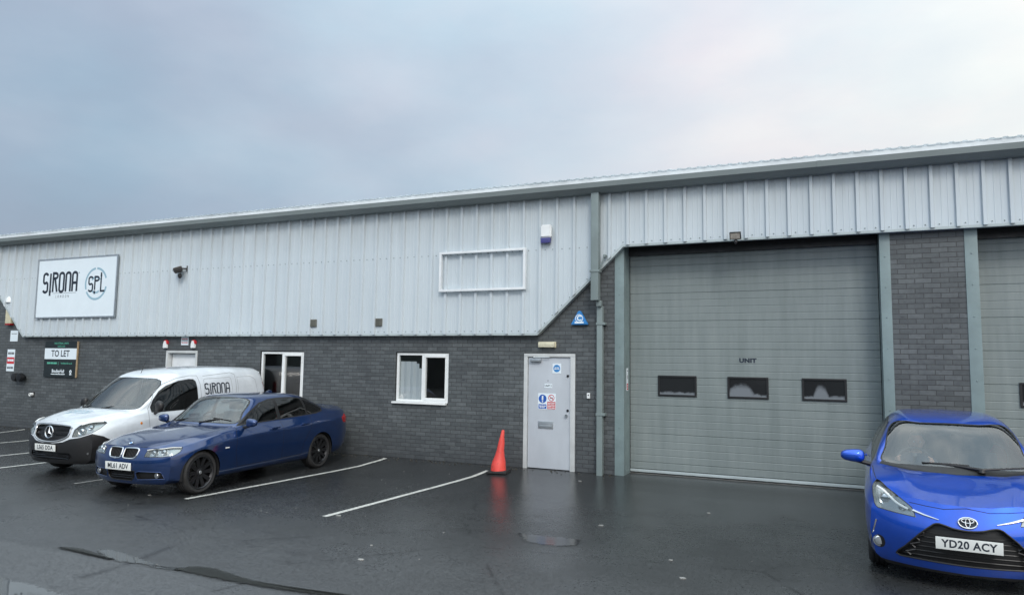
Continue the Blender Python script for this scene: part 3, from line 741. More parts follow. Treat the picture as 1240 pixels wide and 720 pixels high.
# ------------------------------------------------------------------ things fixed to the building
def sirona_sign():
    t_ = thing('sign_board', 'large white framed SIRONA and SPL sign board mounted on the cladding', 'sign', (-17.86, -.158, 3.72))
    W, H = 3.06, 1.52; b = MB(); b.box(-W / 2, W / 2, -.025, 0, -H / 2, H / 2); b.build('panel', M['signwhite'], t_, smooth=False)
    b = MB(); e = .035
    b.box(-W / 2 - e, W / 2 + e, -.036, -.002, H / 2, H / 2 + e); b.box(-W / 2 - e, W / 2 + e, -.036, -.002, -H / 2 - e, -H / 2)
    b.box(-W / 2 - e, -W / 2, -.034, -.002, -H / 2, H / 2); b.box(W / 2, W / 2 + e, -.034, -.002, -H / 2, H / 2); b.build('frame', M['alu'], t_, smooth=False)
    b = MB(); m = face_mtx(-1.30, -.0265, -.10)
    w = logo(b.bm, 'SIRONA', m, .50, 1.25, .36, .36)
    ribbon(b.bm, [(.38, -.035), (w, -.035)], .007, m); text_bm(b.bm, 'LONDON', m @ Matrix.Translation((.80, -.125, 0)), .10, 0, .75, 2.1)
    disc(b.bm, m @ Matrix.Translation((w + .07, .48, 0)), .018, 12, r0=.010); b.build('lettering', M['ink'], t_, smooth=False, recalc=False)
    b = MB(); c = face_mtx(.79, -.0268, .07)
    for a0, a1 in ((-150, -12), (20, 88), (96, 200)):
        ribbon(b.bm, arc(0, 0, .395, a0, a1, 24), .055, c)
    ribbon(b.bm, arc(.0, -.03, .20, 40, 140, 12), .05, c); ribbon(b.bm, arc(.0, -.03, .20, 215, 310, 12), .05, c)
    b.build('ring', M['paleblue'], t_, smooth=False, recalc=False)
    b = MB(); logo(b.bm, 'SPL', face_mtx(.52, -.0282, -.12), .37, 1.45, .40, .34); b.build('ring_lettering', M['ink'], t_, smooth=False, recalc=False)
sirona_sign()
def to_let():
    t_ = thing('letting_board', 'black and white TO LET board fixed to the brick wall under the large white sign', 'sign', (-18.47, -.012, 1.852))
    W, H = 1.28, .94; b = MB(); b.box(-W / 2, W / 2, -.035, 0, -H / 2, H / 2); b.build('panel', [M['boardblack']], t_, smooth=False)
    b = MB(); b.box(W / 2, W / 2 + .03, -.034, 0, -H / 2, H / 2); b.build('board_edge', M['timber'], t_, smooth=False)
    b = MB(); m = face_mtx(0, -.0362, 0); rect(b.bm, m, -W / 2, W / 2, .0, .285); b.build('white_band', M['signwhite'], t_, smooth=False, recalc=False)
    b = MB(); text_bm(b.bm, 'TO LET', face_mtx(0, -.0372, .142), .235, .004, .95, 1.0); b.build('to_let_lettering', M['ink'], t_, smooth=False, recalc=False)
    b = MB(); text_bm(b.bm, 'INDUSTRIAL UNITS', face_mtx(.02, -.0365, .415), .068, .001, .98); text_bm(b.bm, 'UNITS FOR', face_mtx(.02, -.0365, .335), .06, .001)
    lines_of_print(b.bm, face_mtx(-.30, -.0365, 0), -.22, .18, -.105, .045, (4, 3, 4)); rect(b.bm, face_mtx(-.06, -.0365, 0), -.006, .006, -.15, -.07)
    text_bm(b.bm, 'bradleyhall.co.uk', face_mtx(.27, -.0365, -.105), .066, .001); b.build('green_lettering', M['green'], t_, smooth=False, recalc=False)
    b = MB(); text_bm(b.bm, 'BradleyHall', face_mtx(-.05, -.0365, -.315), .118, .003, .92); lines_of_print(b.bm, face_mtx(0, -.0365, 0), -.33, .23, -.392, .022, (5, 4, 3, 5))
    c = face_mtx(.45, -.0365, -.32); disc(b.bm, c, .045, 16, r0=.018); rect(b.bm, c, -.045, .045, -.085, -.06); rect(b.bm, c, -.012, .012, -.06, -.04)
    b.build('white_lettering', M['signwhite'], t_, smooth=False, recalc=False)
to_let()
b = MB(); x0, x1, z0, z1, e = -6.96, -5.115, 3.29, 4.075, .045
b.box(x0, x1, -.225, -.152, z1 - e, z1, .004); b.box(x0, x1, -.225, -.152, z0, z0 + e, .004)
b.box(x0, x0 + e, -.224, -.153, z0 + e, z1 - e); b.box(x1 - e, x1, -.224, -.153, z0 + e, z1 - e)
tag(b.build('empty_sign_frame', M['white']), 'empty white rectangular sign frame on the cladding above the window', 'sign frame')
al = thing('alarm_box', 'white alarm sounder box with purple base high on the cladding', 'alarm box', (-4.71, YC - .03, 4.31))
b = MB(); b.prism([(-.105, -.07), (.105, -.07), (.105, .17), (-.105, .17)], -.085, 0); bmesh.ops.bevel(b.bm, geom=b.bm.edges[:], offset=.02, segments=2, affect='EDGES'); b.build('cover', M['upvc'], al)
b = MB(); b.box(-.10, .085, -.08, -.002, -.17, -.072, .018); b.build('strobe_lens', worn('violet_lens', (.06, .06, .22), .25, .1, 5), al)
tr = thing('intruder_alarm', 'triangular blue alarm box on the brickwork beside the downpipe', 'alarm box', (-4.10, -.004, 2.73))
b = MB(); T = [(-.165, -.10), (.165, -.10), (.02, .155), (-.02, .155)]; b.prism(T, -.075, 0); bmesh.ops.bevel(b.bm, geom=b.bm.edges[:], offset=.012, segments=2, affect='EDGES'); b.build('cover', M['cyanblue'], tr)
b = MB(); m = face_mtx(0, -.0765, 0); text_bm(b.bm, 'C', m @ Matrix.Translation((0, .015, 0)), .13, .006); rect(b.bm, m, -.085, .085, -.075, -.045); disc(b.bm, m @ Matrix.Translation((0, .015, .0005)), .075, 24, r0=.062); b.build('lettering', M['signwhite'], tr, smooth=False, recalc=False)
bl = thing('bulkhead_light', 'long cream bulkhead light on the brick wall above the white entrance door', 'light', (-4.735, -.004, 2.27))
b = MB(); b.box(-.17, .17, -.028, 0, -.055, .055, .006); b.build('back_plate', M['cream'], bl)
b = MB(); b.box(-.16, .16, -.085, -.029, -.048, .048, .016); b.box(-.15, .15, -.089, -.02, -.008, .006); b.build('diffuser', worn('yellowed_diffuser', (.64, .61, .46), .35, .12, 14), bl)
def floodlight(name, label, x, y, z, yaw, tilt, s=1.0):
    f = thing(name, label, 'floodlight', (x, y, z), R(yaw)); f.scale = (s, s, s)
    b = MB(); b.box(-.03, .03, .0, .03, -.05, .05, .004); b.tube([(0, .0, 0), (0, -.07, .0), (0, -.10, -.03)], .014, 8); b.build('bracket', M['black'], f)
    mt = Matrix.Translation((0, -.14, -.02)) @ Matrix.Rotation(R(tilt), 4, 'X')
    b = MB(); b.box(-.105, .105, -.03, .035, -.072, .072, .008)
    for k in range(6): b.box(-.09 + k * .034, -.08 + k * .034, .035, .055, -.06, .06)
    for v in b.bm.verts: v.co = mt @ v.co
    b.build('housing', M['black'], f)
    b = MB(); b.box(-.088, .088, -.034, -.031, -.055, .055)
    for v in b.bm.verts: v.co = mt @ v.co
    b.build('lens', worn('frosted_lens', (.34, .31, .27), .2, .3, 20), f)
    b = MB(); b.lathe([(0, -.175), (.022, -.17), (.032, -.15), (.034, -.12), (.02, -.095)], (0, -.10, 0), 'z', 14); b.lathe([(0, -.180), (.017, -.176), (.019, -.168)], (0, -.10, 0), 'z', 12); b.build('motion_sensor', M['black'], f)
    return f
floodlight('floodlight', 'black floodlight with sensor hanging at the cladding edge above the loading door', -1.34, -.165, 4.075, 0, 22, .85)
floodlight('floodlight', 'black floodlight on the cladding to the right of the SIRONA sign', -13.93, -.152, 4.05, -40, -68, 1.35)
def small_sign(name, label, x, z, w, h, bands, cat='sign', y=-.001, n=(0, -1, 0)):
    t_ = thing(name, label, cat, (0, 0, 0)); m = face_mtx(x, y, z, n)
    b = MB(); b.box(-w / 2, w / 2, -h / 2, h / 2, -.001, .004)
    for v in b.bm.verts: v.co = m @ v.co
    b.build('plate', M['signwhite'], t_, smooth=False)
    b = MB(); m2 = m @ Matrix.Translation((0, 0, .0046)); m3 = m @ Matrix.Translation((0, 0, .0052)); mats = [M['red'], M['greyprint'], M['blue'], M['signwhite']]
    for k in bands:
        if k[0] == 'r': rect(b.bm, m2, k[1] * w, k[2] * w, k[3] * h, k[4] * h, k[5])
        elif k[0] == 'd': disc(b.bm, m2 @ Matrix.Translation((k[1] * w, k[2] * h, 0)), k[3] * w, 20, k[4], k[3] * w * .72)
        elif k[0] == 't': lines_of_print(b.bm, m3, k[1] * w, k[2] * w, k[3] * h, k[4] * h, (3, 2, 4), k[5])
        elif k[0] == 'x': ribbon(b.bm, [(k[1] * w, k[2] * h), (k[3] * w, k[4] * h)], k[5] * w, m3, mi=k[6])
    b.build('print', mats, t_, smooth=False, recalc=False); return t_
small_sign('warning_sign', 'narrow white and red hazard sign on the inner face of the loading door jamb', -3.286, 1.66, .105, .40, [('d', 0, .10, .32, 1), ('x', -.25, .02, .25, .20, .1, 1), ('r', -.45, .45, -.46, -.18, 0), ('t', -.35, .35, -.27, .04, 3), ('t', -.35, .35, -.37, .04, 3), ('t', -.3, .3, .38, .05, 1)], y=.20, n=(1, 0, 0))
# above the door behind the van
small_sign('notice_sign', 'small square white notice between two fire blanket signs over the recessed door', -14.02, 2.335, .24, .20, [('t', -.4, .4, .25, .1, 0), ('t', -.4, .4, .05, .1, 1), ('t', -.4, .4, -.2, .1, 0)])
for k, (x, z, lb) in enumerate(((-14.62, 2.26, 'small red and white alarm sounder left of the notice over the recessed door'), (-13.70, 2.265, 'small red and white alarm sounder right of the notice over the recessed door'))):
    s_ = thing('alarm_sounder', lb, 'alarm', (x, -.003, z), 0, 'red alarm sounders over the recessed door')
    b = MB(); b.lathe([(0, -.055), (.05, -.053), (.062, -.045), (.066, -.02), (.07, 0)], (0, 0, .035), 'y', 20); b.build('body', M['red'], s_)
    b = MB(); b.prism([(-.07, -.10), (.07, -.10), (.05, .0), (.034, .085), (-.034, .085), (-.05, .0)], -.064, -.004); bmesh.ops.bevel(b.bm, geom=b.bm.edges[:], offset=.012, segments=2, affect='EDGES'); b.build('front_panel', M['upvc'], s_)
# far left end of the wall
eb = thing('emergency_light', 'cream emergency lamp with a white cap on the brick at the far left edge', 'light', (-20.72, -.003, 3.17))
b = MB(); b.box(-.13, .13, -.10, 0, -.36, .16, .03); b.build('housing', M['cream'], eb)
b = MB(); b.box(-.135, .135, -.105, 0, .165, .225, .01); b.build('band', M['trim'], eb)
b = MB(); b.lathe([(.12, 0), (.11, .10), (.05, .18), (0, .20)], (0, -.06, .226), 'z', 18); b.build('cap', M['upvc'], eb)
b = MB(); b.box(-.12, .12, -.10, 0, -.40, -.362, .008); b.build('lamp_lens', M['redlens'], eb)
small_sign('notice_plate', 'small blank white plate on the brick below the cream emergency lamp', -20.55, 2.47, .33, .30, [('t', -.35, .35, .2, .06, 1)])
small_sign('warning_sign', 'white and red warning sign on the brick wall at the far left edge', -20.62, 1.80, .33, .60, [('r', -.48, .48, -.16, .14, 0), ('t', -.4, .4, .32, .1, 1), ('t', -.4, .4, -.34, .1, 1), ('t', -.4, .4, 0, .1, 3)])
wl = thing('wall_light', 'small dark double wall spotlight low on the brick left of the TO LET board', 'light', (-20.02, -.003, 1.33))
b = MB(); b.box(-.13, .13, -.06, 0, -.04, .04, .012); b.build('base', M['black'], wl)
for dx, m in ((-.12, M['black']), (.10, M['darkalloy'])):
    b = MB(); b.lathe([(0, .0), (.10, .01), (.115, .09), (.09, .14), (0, .15)], (dx, -.20, .02), 'y', 18); b.build('lamp_head', m, wl)
vt = thing('vent_pipe', 'short white overflow pipe stub low on the brick near the left edge', 'pipe', (-19.55, -.002, .90))
b = MB(); b.lathe([(.02, -.0), (.045, -.005), (.045, -.09), (.035, -.09), (.032, -.02), (0, -.02)], (0, 0, 0), 'y', 16); b.build('stub', M['upvc'], vt)
b = MB(); b.box(-.07, .07, -.012, 0, -.07, .07, .004); b.build('flange', M['rubber'], vt)
ky = thing('key_safe', 'small white entry button box on the brick right of the entrance door', 'button box', (-3.935, -.003, 1.36))
b = MB(); b.box(-.028, .028, -.035, 0, -.05, .05, .008); b.build('box', M['upvc'], ky)
b = MB(); b.lathe([(0, -.008), (.010, -.006), (.012, 0)], (0, -.035, .012), 'y', 12); b.build('button', M['black'], ky)

# ------------------------------------------------------------------ traffic cone and ground litter
cn = thing('traffic_cone', 'battered orange red traffic cone leaning against the brick by the white door', 'cone', (-5.49, -.45, gz(-.45)), R(8))
b = MB(); b.box(-.19, .19, -.19, .19, .0, .035, .012)
for v in b.bm.verts: v.co.z += .012 * math.sin(v.co.x * 9) * (v.co.z > .01)
b.build('base', M['rubber'], cn)
b = MB(); prof = [(.178, .034), (.175, .05), (.166, .12), (.148, .19), (.118, .28), (.095, .40), (.072, .52), (.052, .64), (.036, .735), (.030, .75), (.022, .752), (.0, .745)]
prof = [(r_ * .78, z_) for r_, z_ in prof]
b.lathe(prof, n=36)
for v in b.bm.verts:
    z = v.co.z; k = max(0, z - .1)
    v.co.x += .085 * k + (-.018 if v.co.x < 0 else 0) * max(0, 1 - abs(z - .17) / .17)
    v.co.y += .06 * k; r = noise.noise(v.co * 6) * .012; v.co.x += r; v.co.y += r * .6
    if .22 < z < .5 and v.co.x > .02: v.co.x -= .014 * math.sin((z - .22) / .28 * math.pi)
b.build('cone_body', M['cone'], cn)
b = MB()
for x, y, s in [(-4.49, -5.96, .05), (-4.71, -5.46, .03), (-2.67, -3.41, .05), (-1.56, -4.57, .035), (-1.55, -2.04, .045), (-1.33, -5.14, .05), (-5.79, -.96, .03), (-3.9, -.6, .05), (-5.95, -4.45, .06), (-9.3, -4.6, .05)] + [(random.uniform(-9, 1), random.uniform(-7, -.6), random.uniform(.006, .016)) for _ in range(34)]:
    n = random.randint(4, 6); a0 = random.random() * 6
    b.prism([(x + s * random.uniform(.5, 1) * math.cos(a0 + 6.283 * k / n), y + s * .6 * random.uniform(.5, 1) * math.sin(a0 + 6.283 * k / n)) for k in range(n)], gz(y) + .001, gz(y) + .004 + s * .12, 'z')
o = b.build('litter_flecks', worn('pale_chips', (.26, .26, .25), .7, .35, 1.5), smooth=False); o['kind'] = 'stuff'; o['label'] = 'pale stone chips and scraps of litter scattered over the wet asphalt'; o['category'] = 'litter'

b = MB()     # grit and dead leaves gathered along the foot of the wall
for k in range(420):
    x = random.uniform(-21, 2.2); y = -abs(random.gauss(0, .11)) - .015; s = random.uniform(.006, .022)
    if any(a - .02 < x < c for a, c in DOORS): continue
    a0 = random.random() * 6; n = random.randint(3, 5); zz = gz(y) if y < 0 else .010
    b.prism([(x + s * random.uniform(.5, 1) * math.cos(a0 + 6.283 * q / n), y + s * random.uniform(.5, 1) * math.sin(a0 + 6.283 * q / n)) for q in range(n)], zz + .001, zz + .003 + s * .3, 'z')
o = b.build('grit_and_leaves', worn('grit', (.075, .068, .052), .8, .6, 1.2), smooth=False); o['kind'] = 'stuff'; o['label'] = 'dark grit and dead leaves gathered along the foot of the brick wall'; o['category'] = 'litter'

# ------------------------------------------------------------------ vehicles: body shells
def smooth_cage(verts, faces, creases, want, levels=3, iters=4):
    """subdivision surface whose cage is relaxed so the limit surface passes through the wanted points"""
    pos = [Vector(v) for v in verts]
    me = bpy.data.meshes.new('cage'); me.from_pydata([tuple(p) for p in pos], [], faces); me.update()
    if creases:
        at = me.attributes.new('crease_edge', 'FLOAT', 'EDGE')
        for e in me.edges:
            at.data[e.index].value = creases.get(tuple(sorted(e.vertices)), 0.0)
    o = bpy.data.objects.new('cage', me); COL.objects.link(o)
    md = o.modifiers.new('s', 'SUBSURF'); md.levels = 2; md.render_levels = 2
    dg = bpy.context.evaluated_depsgraph_get()
    for it in range(iters):
        dg.update(); ev = o.evaluated_get(dg); em = ev.to_mesh()
        for i, w in enumerate(want):
            if w: pos[i] += (Vector(verts[i]) - em.vertices[i].co) * .85
        ev.to_mesh_clear()
        for i, p in enumerate(pos): me.vertices[i].co = p
        me.update(); o.data.update_tag()
    md.levels = levels; dg.update(); ev = o.evaluated_get(dg); em = ev.to_mesh()
    bm = bmesh.new(); bm.from_mesh(em); ev.to_mesh_clear()
    bpy.data.objects.remove(o); bpy.data.meshes.remove(me)
    bmesh.ops.recalc_face_normals(bm, faces=bm.faces)
    return bm

def shell(secs, front, rear, crease_rows=(), levels=3):
    """secs: list of (y, [7 side points s0..s6], [2 top points c1,c0]); every point (x, z[, dy]).
    front / rear: ((y, z) centre positions of cap rows s1..s3, plan power, y of the bottom row)."""
    V = []; F = []; CR = {}; rings = []; FR = (0, .25, .5, .75)
    def add(p): V.append(p); return len(V) - 1
    for y, S, C in secs:
        g3 = lambda q: (q[0], y + (q[2] if len(q) > 2 else 0), q[1])
        s = [g3(q) for q in S]; c = [g3(q) for q in C]
        half = [(f * s[0][0], s[0][1], s[0][2]) for f in FR] + s + c
        right = [add(p) for p in half]; left = [add((-p[0], p[1], p[2])) for p in half[1:-1]]
        rings.append((right, left, len(rings)))
    def loop(r): return r[0] + r[1][::-1]
    for A, B in zip(rings, rings[1:]):
        a, b = loop(A), loop(B); n = len(a)
        for i in range(n): F.append((a[i], a[(i + 1) % n], b[(i + 1) % n], b[i]))
        for row in crease_rows:
            r, w = row[0], row[1]
            if len(row) > 2 and not (row[2] <= A[2] < row[3]): continue
            for side in (0, 1):
                ia = A[0][4 + r] if not side else A[1][3 + r]; ib = B[0][4 + r] if not side else B[1][3 + r]
                CR[tuple(sorted((ia, ib)))] = w
    def cap(ring, spec, flip):
        right, left = ring[:2]; rows, pw, yb = spec
        for k in range(4):                    # bottom row bulges with the cap
            f = FR[k]; y = yb + (V[right[4]][1] - yb) * f ** pw
            for i in ([right[k]] if k == 0 else [right[k], left[k - 1]]): V[i] = (V[i][0], y, V[i][2])
        G = []; R_ = lambda j: right[4 + j]; L_ = lambda j: left[3 + j]
        G.append([L_(0)] + [left[k] for k in (2, 1, 0)] + right[:4] + [R_(0)])
        for j, (yc, zc) in zip((1, 2, 3), rows):
            e = V[R_(j)]; row = []
            for k in (3, 2, 1): f = FR[k]; row.append(add((-f * e[0], yc + (e[1] - yc) * f ** pw, zc + (e[2] - zc) * f ** 2)))
            for k in (0, 1, 2, 3): f = FR[k]; row.append(add((f * e[0], yc + (e[1] - yc) * f ** pw, zc + (e[2] - zc) * f ** 2)))
            G.append([L_(j)] + row + [R_(j)])
        G.append([L_(4), L_(5), L_(6), left[10], right[12], right[11], R_(6), R_(5), R_(4)])
        for A, B in zip(G, G[1:]):
            for i in range(8):
                q = (A[i], A[i + 1], B[i + 1], B[i]); F.append(q if not flip else q[::-1])
        return G
    gf = cap(rings[0], front, False); gr = cap(rings[-1], rear, True)
    return smooth_cage(V, F, CR, [True] * len(V), levels)

# ------------------------------------------------------------------ vehicles: cutting panels, glass and lamps out of the shell
def basis(n):
    w = Vector(n).normalized(); u = Vector((0, 0, 1)).cross(w)
    u = Vector((1, 0, 0)) if u.length < 1e-3 else u.normalized()
    return u, w.cross(u).normalized(), w
def in_poly(p, poly):
    x, y = p; c = False; n = len(poly)
    for i in range(n):
        (x1, y1), (x2, y2) = poly[i], poly[i - 1]
        if (y1 > y) != (y2 > y) and x < (x2 - x1) * (y - y1) / (y2 - y1) + x1: c = not c
    return c
def cut(bm, pts, n, depth=None, mi=None, facing=.05):
    """score the outline (3D points seen along -n) into the skin and return the faces inside it"""
    u, v, w = basis(n); P = [(Vector(p).dot(u), Vector(p).dot(v)) for p in pts]
    ds = [Vector(p).dot(w) for p in pts]; lo, hi = (min(ds) - .22, max(ds) + .25) if depth is None else depth
    x0, x1 = min(p[0] for p in P) - .01, max(p[0] for p in P) + .01; y0, y1 = min(p[1] for p in P) - .01, max(p[1] for p in P) + .01
    bm.normal_update(); cand = set()
    for f in bm.faces:
        c = f.calc_center_median()
        if not (lo < c.dot(w) < hi) or f.normal.dot(w) < facing: continue
        xs = [q.co.dot(u) for q in f.verts]
        if max(xs) < x0 or min(xs) > x1: continue
        ys = [q.co.dot(v) for q in f.verts]
        if max(ys) < y0 or min(ys) > y1: continue
        cand.add(f)
    N = len(P)
    for i in range(N):
        a, b = P[i], P[(i + 1) % N]; dx, dy = b[0] - a[0], b[1] - a[1]
        if abs(dx) + abs(dy) < 1e-6: continue
        ex0, ex1, ey0, ey1 = min(a[0], b[0]) - .002, max(a[0], b[0]) + .002, min(a[1], b[1]) - .002, max(a[1], b[1]) + .002
        sub = []
        for f in cand:
            xs = [q.co.dot(u) for q in f.verts]
            if max(xs) < ex0 or min(xs) > ex1: continue
            ys = [q.co.dot(v) for q in f.verts]
            if max(ys) < ey0 or min(ys) > ey1: continue
            sub.append(f)
        if not sub: continue
        geom = list(sub) + list({e for f in sub for e in f.edges}) + list({q for f in sub for q in f.verts})
        r = bmesh.ops.bisect_plane(bm, geom=geom, dist=1e-5, plane_co=u * a[0] + v * a[1], plane_no=u * (-dy) + v * dx)
        cand |= {g for g in r['geom'] if isinstance(g, bmesh.types.BMFace)}
        cand = {f for f in cand if f.is_valid}
    out = []
    for f in cand:
        c = f.calc_center_median()
        if in_poly((c.dot(u), c.dot(v)), P): out.append(f)
    if mi is not None:
        for f in out: f.material_index = mi
    return out
def lift_out(bm, faces, keep=False):
    """move faces out of the shell into a mesh of their own"""
    nb = bmesh.new(); mp = {}
    for f in faces:
        vs = []
        for v in f.verts:
            if v not in mp: mp[v] = nb.verts.new(v.co)
            vs.append(mp[v])
        try: nf = nb.faces.new(vs); nf.material_index = 0
        except ValueError: pass
    if not keep: bmesh.ops.delete(bm, geom=faces, context='FACES')
    nb.normal_update(); return nb
def recess(nb, off, mi_wall=0):
    """push a lifted-out panel inwards, leaving a rim wall"""
    r = bmesh.ops.extrude_face_region(nb, geom=nb.faces[:], use_keep_orig=False)
    vs = [g for g in r['geom'] if isinstance(g, bmesh.types.BMVert)]
    old = [f for f in nb.faces if not any(v in vs for v in f.verts)]
    vset = set(vs)
    for v in vs: v.co += Vector(off)
    dead = [f for f in nb.faces if all(v not in vset for v in f.verts)]
    bmesh.ops.delete(nb, geom=dead, context='FACES_ONLY')
    for f in nb.faces:
        if not all(v in vset for v in f.verts): f.material_index = mi_wall
    nb.normal_update(); return nb
def rim_loop(nb):
    es = [e for e in nb.edges if len(e.link_faces) == 1]
    if not es: return []
    nxt = {}
    for e in es:
        for a, b in ((e.verts[0], e.verts[1]), (e.verts[1], e.verts[0])): nxt.setdefault(a, []).append(b)
    best = []; seen = set()
    for s in list(nxt):
        if s in seen: continue
        lp = [s]; seen.add(s); cur = s
        while True:
            n_ = [q for q in nxt[cur] if q not in seen]
            if not n_: break
            cur = n_[0]; seen.add(cur); lp.append(cur)
        if len(lp) > len(best): best = lp
    return [v.co.copy() for v in best]
def thin(pts, d):
    out = [pts[0]]
    for p in pts[1:]:
        if (p - out[-1]).length > d: out.append(p)
    return out
def seam(bm, pts, n, w=.006, mi=1, closed=False):
    u, v, ww = basis(n); Q = [Vector(p) for p in pts]; N = len(Q)
    for i in range(N if closed else N - 1):
        a, b = Q[i], Q[(i + 1) % N]; d = b - a; d -= ww * d.dot(ww)
        if d.length < 1e-4: continue
        d.normalize(); s = ww.cross(d).normalized() * w / 2; e = d * w * .45
        cut(bm, [a - s - e, b - s + e, b + s + e, a + s - e], n, mi=mi)
def mirror(pts): return [(-p[0], p[1], p[2]) for p in pts]
def spline(pts, sub=5, closed=True):
    P = [Vector(p) for p in pts]; N = len(P); out = []
    for i in range(N if closed else N - 1):
        p1, p2 = P[i], P[(i + 1) % N]
        p0 = P[i - 1] if (closed or i) else p1; p3 = P[(i + 2) % N] if (closed or i < N - 2) else p2
        for k in range(sub):
            f = k / sub
            out.append(.5 * ((2 * p1) + (p2 - p0) * f + (2 * p0 - 5 * p1 + 4 * p2 - p3) * f * f + (3 * p1 - p0 - 3 * p2 + p3) * f ** 3))
    if not closed: out.append(P[-1])
    return out
def shrink(pts, d, n):
    """inset a convex-ish outline by d in the plane across n"""
    u, v, w = basis(n); P = [Vector(p) for p in pts]; N = len(P); A = 0
    for i in range(N):
        a, b = P[i - 1], P[i]; A += a.dot(u) * b.dot(v) - b.dot(u) * a.dot(v)
    sg = 1 if A > 0 else -1; out = []
    for i in range(N):
        a, p, b = P[i - 1], P[i], P[(i + 1) % N]
        d1 = (p - a); d1 -= w * d1.dot(w); d2 = (b - p); d2 -= w * d2.dot(w); d1.normalize(); d2.normalize()
        n1 = w.cross(d1) * sg; n2 = w.cross(d2) * sg; m = (n1 + n2)
        if m.length < 1e-3: m = n1
        m.normalize(); out.append(p + m * d / max(.5, m.dot(n1)))
    return out

def wheel(parent, x, y, z, r, side, width=.21, rim_r=.235, spokes=10, m_rim=None, double=False):
    """tyre with sidewall and tread grooves, alloy rim, hub cap, brake disc"""
    b = MB(); hw = width / 2; s = side
    prof = [(rim_r - .005, -hw + .012), (rim_r + .012, -hw + .002), (rim_r + .04, -hw - .004), (r - .035, -hw - .002), (r - .012, -hw + .014), (r, -hw + .035)]
    for g in (-.045, 0, .045): prof += [(r, g - .007), (r - .007, g - .005), (r - .007, g + .005), (r, g + .007)]
    prof += [(r, hw - .035), (r - .012, hw - .014), (r - .035, hw + .002), (rim_r + .04, hw + .004), (rim_r + .012, hw - .002), (rim_r - .005, hw - .012)]
    b.lathe(prof, (x, y, z), 'x', 48); ty = b.build('wheel', M['rubber'], parent)
    b = MB(); fx = lambda h: h * s        # outer face towards +x for side=1
    b.lathe([(rim_r - .02, fx(-hw + .02)), (rim_r - .02, fx(hw - .04)), (rim_r + .004, fx(hw - .008)), (rim_r + .010, fx(hw - .004)), (rim_r - .008, fx(hw + .001)), (rim_r - .022, fx(hw - .012))], (x, y, z), 'x', 48)
    for k in range(spokes):
        for dd in ((-.085, .085) if double else (0,)):
            a = 2 * math.pi * k / spokes + dd; c, sn = math.cos(a), math.sin(a); w0, w1 = (.020, .013) if double else ((.034, .022) if spokes < 10 else (.017, .0105))
            q = [];
            for rad, ww, dep in ((.045, w0, .030), (rim_r * .6, (w0 + w1) / 2, .020), (rim_r - .014, w1, .010)):
                for sg in (-1, 1): q.append((rad, sg * ww / 1, dep))
            vs = [[b.bm.verts.new((x + s * (hw - dp - th), y + rad * c - off * sn, z + rad * sn + off * c)) for rad, off, dp in q] for th in (0, .03)]
            for i in (0, 2):
                for L in vs: b.bm.faces.new((L[i], L[i + 1], L[i + 3], L[i + 2]))
                b.bm.faces.new((vs[0][i], vs[0][i + 2], vs[1][i + 2], vs[1][i])); b.bm.faces.new((vs[0][i + 1], vs[0][i + 3], vs[1][i + 3], vs[1][i + 1]))
    b.lathe([(.0, fx(hw - .012)), (.035, fx(hw - .014)), (.062, fx(hw - .026)), (.066, fx(hw - .06))], (x, y, z), 'x', 24)
    b.build('rim', m_rim or M['darkalloy'], ty)
    b = MB(); b.lathe([(0, fx(hw - .009)), (.024, fx(hw - .010)), (.027, fx(hw - .014))], (x, y, z), 'x', 20); b.build('hub_cap', M['alu'], ty)
    b = MB(); b.lathe([(0, fx(0)), (.15, fx(.0)), (.15, fx(-.02)), (0, fx(-.02))], (x, y, z), 'x', 32); b.build('brake_disc', M['alu'], ty)
    return ty
def arch(bm, parent, x_in, y, z, r, side, mi=None, rim=.018):
    """cut the wheel opening, add a dark liner"""
    P = [(side * .9, y + r * math.cos(2 * math.pi * k / 40), z + r * math.sin(2 * math.pi * k / 40)) for k in range(40)]
    P = [(a, b_, max(c, .02)) for a, b_, c in P]
    fs = cut(bm, P, (side, 0, 0), depth=(.45, 1.2), facing=-.25)
    fs = [f for f in fs if f.normal.x * side > -.3]
    nb = lift_out(bm, fs); nb.free()
    b = MB(); n = 28; A = []
    for k in range(n + 1):
        a = -.25 + (math.pi + .5) * k / n
        A.append([b.bm.verts.new((side * xx, y + (r + .004) * math.cos(a), z + (r + .004) * math.sin(a))) for xx in (x_in, .5)])
    for p, q in zip(A, A[1:]): b.bm.faces.new((p[0], p[1], q[1], q[0]))
    b.bm.faces.new([p[1] for p in A]); b.build('wheel_arch_liner', M['dark'], parent)
def number_plate(parent, txt, x, y, z, tilt, n=(0, -1, 0), w=.52, h=.111):
    nn = Vector((n[0], n[1], math.sin(R(tilt)))); m = face_mtx(x, y, z, nn)
    b = MB(); b.box(-w / 2, w / 2, -h / 2, h / 2, -.006, .004, .002)
    for v in b.bm.verts: v.co = m @ v.co
    p = b.build('number_plate', M['plate'], parent)
    b = MB(); text_bm(b.bm, txt, m @ Matrix.Translation((0, -.002, .0048)), .100, .0026, .88, 1.06); b.build('plate_lettering', M['ink'], p, smooth=False, recalc=False)
    return p
def solid(bm, name, m, parent, th=.004, angle=35):
    return finish(bm, name, m, parent, True, angle)
def place(o, x, y, a, ax_f, ax_r):
    """stand a vehicle on the falling ground"""
    c, s = math.cos(a), math.sin(a); yf, yr = y + ax_f * c, y + ax_r * c; zf, zr = gz(yf), gz(yr)
    pitch = (zr - zf) / (ax_r - ax_f); o.location = (x, y, zf - pitch * ax_f); o.rotation_euler = (pitch, 0, a)
